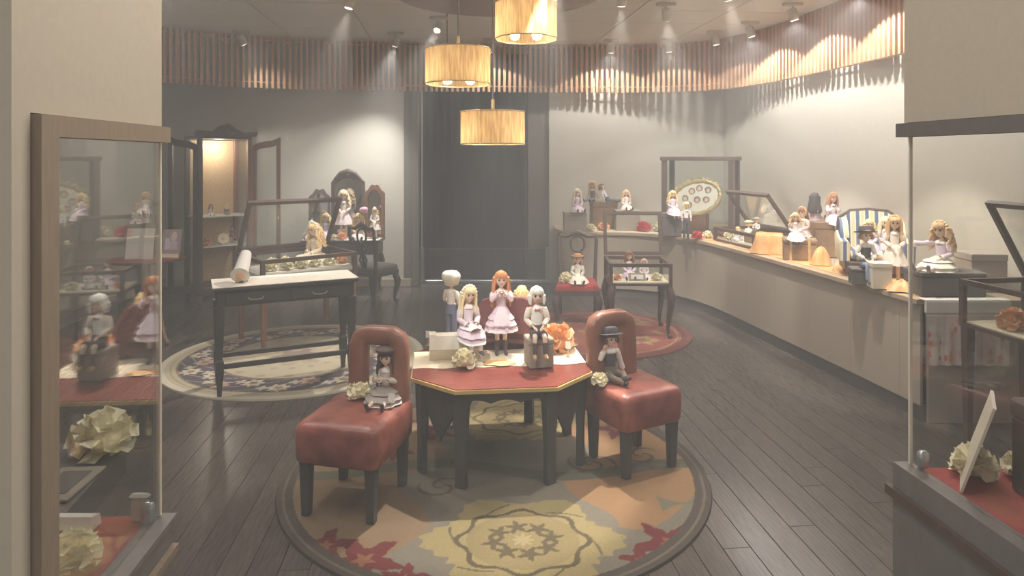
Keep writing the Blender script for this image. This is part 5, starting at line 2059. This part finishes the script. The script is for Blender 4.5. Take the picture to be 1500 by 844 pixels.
# left entrance counter: white stand, plaque, white box, flowers
z_ = .798
t = thing('charging_dock', 'white sloped desk stand on the left red counter', 'stand', (-.945, 1.475, z_), R(0))
b = MB(); b.rings([[(x, -.03, 0), (x, .022, 0), (x, .016, .024), (x, -.012, .03)] for x in (-.07, .045)]); b.build('body', M['white'], t)
b = MB(); b.box(-.018, .006, -.0325, -.0285, .004, .011); b.build('socket', M['boxdark'], t)
boxy('white_box', 'small white upright box by the metal pane clamp', (-.82, 1.505, z_), .038, .012, .06, M['white'], 0)
t = thing('grey_plaque', 'flat grey plaque lying on the dark ledge behind left counter', 'plaque', (-1.12, 1.70, .781), R(4))
b = MB(); b.box(-.05, .06, -.09, .09, 0, .008, b=.002); b.build('plate', M['boxgrey'], t)
b = MB(); b.box(-.03, .04, -.06, .06, .0082, .010); b.build('inlay', M['boxdark'], t)
flower('large cream flower on the dark ledge near the pane edge', (-1.13, 1.885, .781), .085, M['petal_c'])
flower('cream flower at the left of the dark ledge', (-1.30, 1.78, .781), .08, M['petal_c'])
flower('yellowish flower in the lower left corner of red counter', (-.86, 1.335, z_), .05, M['petal_c'])


# ------------------------------------------------------------------ pendant lamps
def pendant(label, x, y, zb, zt, r, bulbs=4, cat='lamp'):
    t = thing('pendant_lamp', label, cat, (x, y, zb), R(10), 'drum pendant lamps above the octagonal table')
    h = zt - zb
    n = 12
    def rg(rad, z):
        return [(rad * math.cos(2 * math.pi * j / n), rad * math.sin(2 * math.pi * j / n), z) for j in range(n)]
    b = MB(); b.rings([rg(r, 0), rg(r, h)], True, False, False); b.build('shade', M['shade'], t)
    for z in (-.004, h - .004):
        b = MB(); b.rings([rg(r + .002, z), rg(r + .004, z + .004), rg(r + .002, z + .008), rg(r - .004, z + .008), rg(r - .004, z), rg(r + .002, z)], True, False, False); b.build('rim', M['brass'], t)
    b = MB()
    for j in range(3):
        a = 2 * math.pi * j / 3
        b.bar((0, 0, h - .008), ((r - .005) * math.cos(a), (r - .005) * math.sin(a), h - .008), .008)
    b.build('spider', M['brass'], t)
    b = MB(); b.tube([(0, 0, h - .01), (0, 0, h + .085)], .011, 10); b.build('stem', M['brass'], t, True)
    b = MB(); b.tube([(0, 0, h + .085), (0, 0, CEIL - zb - .02)], .005, 6); b.build('cord', M['cord'], t)
    b = MB(); b.lathe([(.05, CEIL - zb - .055), (.06, CEIL - zb - .05)] if False else [(.045, CEIL - zb - .03), (.05, CEIL - zb - .002)], 16); b.build('ceiling_cup', M['cord'], t)
    for k in range(bulbs):
        a = 2 * math.pi * (k + .4) / bulbs
        bx, by = r * .5 * math.cos(a), r * .5 * math.sin(a)
        b = MB(); b.lathe([(.012, h * .32), (.014, h * .98 - .02)], 8, Matrix.Translation((bx, by, 0))); b.build('socket', M['brass'], t)
        b = MB(); b.lathe([(.008, .004), (.026, .012), (.034, .032), (.026, .056), (.014, h * .32)], 12, Matrix.Translation((bx, by, 0))); b.build('bulb', M['bulb'], t, True)
    for dx in (-.09, .09):
        light('pendant_light', 'POINT', (x + dx, y, zb + .035), P_PEND, WARM, size=.025)


pendant('amber drum pendant lamp hanging lowest before the dark doorway', X(722, 4.6), 4.6, 1.6 + .019 * 4.6, 1.6 + .066 * 4.6, .218)
pendant('amber drum pendant lamp at left of the three hanging lamps', X(671, 4.5), 4.5, 1.6 + .107 * 4.5, 1.6 + .158 * 4.5, .215)
pendant('amber drum pendant lamp hanging highest at the top of photo', X(771, 4.5), 4.5, 1.6 + .173 * 4.5, 1.6 + .225 * 4.5, .208)


# ------------------------------------------------------------------ track spots
def spot_fixture(label, x, y, z, target, lit=True):
    t = thing('track_spotlight', label, 'spotlight', (x, y, CEIL), 0, 'ceiling spotlights')
    b = MB(); b.box(-.09, .09, -.02, .02, -.03, -.001, b=.004); b.build('adapter', M['fixture'], t)
    b = MB(); b.tube([(0, 0, -.03), (0, 0, -.07)], .008, 6); b.build('arm', M['fixture'], t)
    d = (Vector(target) - Vector((x, y, CEIL - .1))).normalized()
    c = Vector((0, 0, -.1))
    b = MB(); b.tube([c - d * .05, c - d * .04, c + d * .055, c + d * .06], [.03, .04, .042, .038], 14); b.build('lamp_head', M['fixture'], t, True)
    b = MB(); b.tube([c + d * .0605, c + d * .0635], [.033, .031], 14); b.build('lens', M['lens'], t)
    return Vector((x, y, CEIL - .1)) + d * .075


def key(label, x, y, target, power, angle=40, col=WARM, blend=.35):
    p = spot_fixture(label, x, y, CEIL, target)
    light('spot_beam', 'SPOT', p, power, col, target, .025, angle, blend)


# washers close to the slats
for lab, x, y, tx, ty, pw_ in (
        ('white spotlight over the slats right of the dark doorway', 1.18, 8.12, 1.2, 8.5, .85),
        ('white spotlight second from the dark doorway above slats', 1.85, 8.06, 2.0, 8.3, .35),
        ('white spotlight at the corner above the curved slats', 2.25, 7.55, 2.5, 7.7, .3),
        ('first white spotlight along the right wall slats', 2.46, 7.05, 2.9, 7.1, 1.0),
        ('second white spotlight along the right wall slats', 2.55, 6.2, 3.0, 6.25, 1.0),
        ('third white spotlight along the right wall slats', 2.66, 5.3, 3.1, 5.3, 1.0),
        ('fourth white spotlight along the right wall slats', 2.75, 4.3, 3.15, 4.3, .8),
        ('white spotlight above the slats over the dark doorway', -.25, 8.05, -.25, 8.4, .5)):
    p = spot_fixture(lab, x, y, CEIL, (tx, ty, 1.4))
    light('washer_beam', 'SPOT', p, P_WASH * pw_, NEUT, (x + (tx - x) * .45, y + (ty - y) * .45, 1.4), .015, 128, .12)
key('white spotlight left above the corner cabinet', -2.99, 7.55, (-2.3, 8.4, 1.0), 22, 80, NEUT, 1.0)
key('white spotlight above the dressing table', -1.30, 7.65, (-1.95, 8.2, .85), 240, 66, NEUT, .9)
key('white spotlight on the ceiling left of the pendant lamps', -.73, 6.8, (-1.35, 5.15, .7), 260, 36)
key('white spotlight at the top of photo above the cream rug', -1.35, 5.7, (-1.9, 5.6, .7), 150, 40)
# spots over the nearer displays (above the top of the photograph)
key('ceiling spotlight aimed at the octagonal table dolls', .3, 4.45, (-.02, 3.70, .68), 430, 32)
key('ceiling spotlight in front of the octagonal table', -.5, 2.1, (-.03, 3.78, .78), 150, 18, NEUT, .6)
key('ceiling spotlight aimed at the right leather chair', 1.1, 4.1, (.7, 3.5, .4), 40, 30)
key('ceiling spotlight aimed at the front of the round rug', .9, 3.6, (.62, 2.85, 0), 130, 30)
key('ceiling spotlight aimed at the left leather chair', -1.2, 4.1, (-.75, 3.2, .4), 50, 32)
key('ceiling spotlight aimed at the carved red chair', .9, 5.6, (.95, 6.5, .5), 140, 44)
key('ceiling spotlight aimed at the counter corner', 1.4, 6.2, (1.9, 7.4, .9), 160, 50)
key('ceiling spotlight aimed at the counter trunk', 1.7, 5.4, (2.4, 6.1, .9), 160, 44)
key('ceiling spotlight aimed at the striped armchair', 1.9, 4.2, (2.6, 4.8, .9), 160, 46)

key('added ceiling spotlight brightening the left entrance pillar', .3, 2.6, (-.75, 1.3, 1.9), 28, 60, WARM, .9)  # unseen spot, added to brighten the pillar

# unseen fill panels added over the nearer half to lift the room's ambient
for k, (x, y) in enumerate(((-1.6, 2.4), (1.2, 2.4), (-2.4, 4.3), (.2, 5.0), (1.6, 4.6), (-.2, 1.4))):
    t = thing('fill_panel', ('left', 'right', 'far left', 'middle', 'far right', 'entrance')[k] + ' added square fill light over the front of the room', 'ceiling light', (x, y, CEIL), yaw, 'added square fill lights')
    b = MB(); b.box(-.32, .32, -.32, .32, -.03, -.001, b=.006); b.build('housing', M['fixture'], t)
    b = MB(); b.box(-.28, .28, -.28, .28, -.034, -.0305); b.build('diffuser', M['lens'], t)
    light('fill_light', 'AREA', (x, y, CEIL - .04), P_FILL, NEUT, (x, y, 0), .56)

# thin haze volume added to wash out the blacks, lit by the lamps
hz = bpy.data.materials.new('fade_haze')
hz.use_nodes = True
N, L = hz.node_tree.nodes, hz.node_tree.links
N.remove(N['Principled BSDF'])
vs_ = N.new('ShaderNodeVolumeScatter')
vs_.inputs['Color'].default_value = (1, 1, 1, 1)
vs_.inputs['Density'].default_value = HAZE
L.new(vs_.outputs[0], N['Material Output'].inputs['Volume'])
b = MB(); b.box(-5, 4.2, -.6, 9.6, -.2, 3.05)
o = b.build('added_haze', hz)
o['kind'] = 'structure'

finish_bodies()
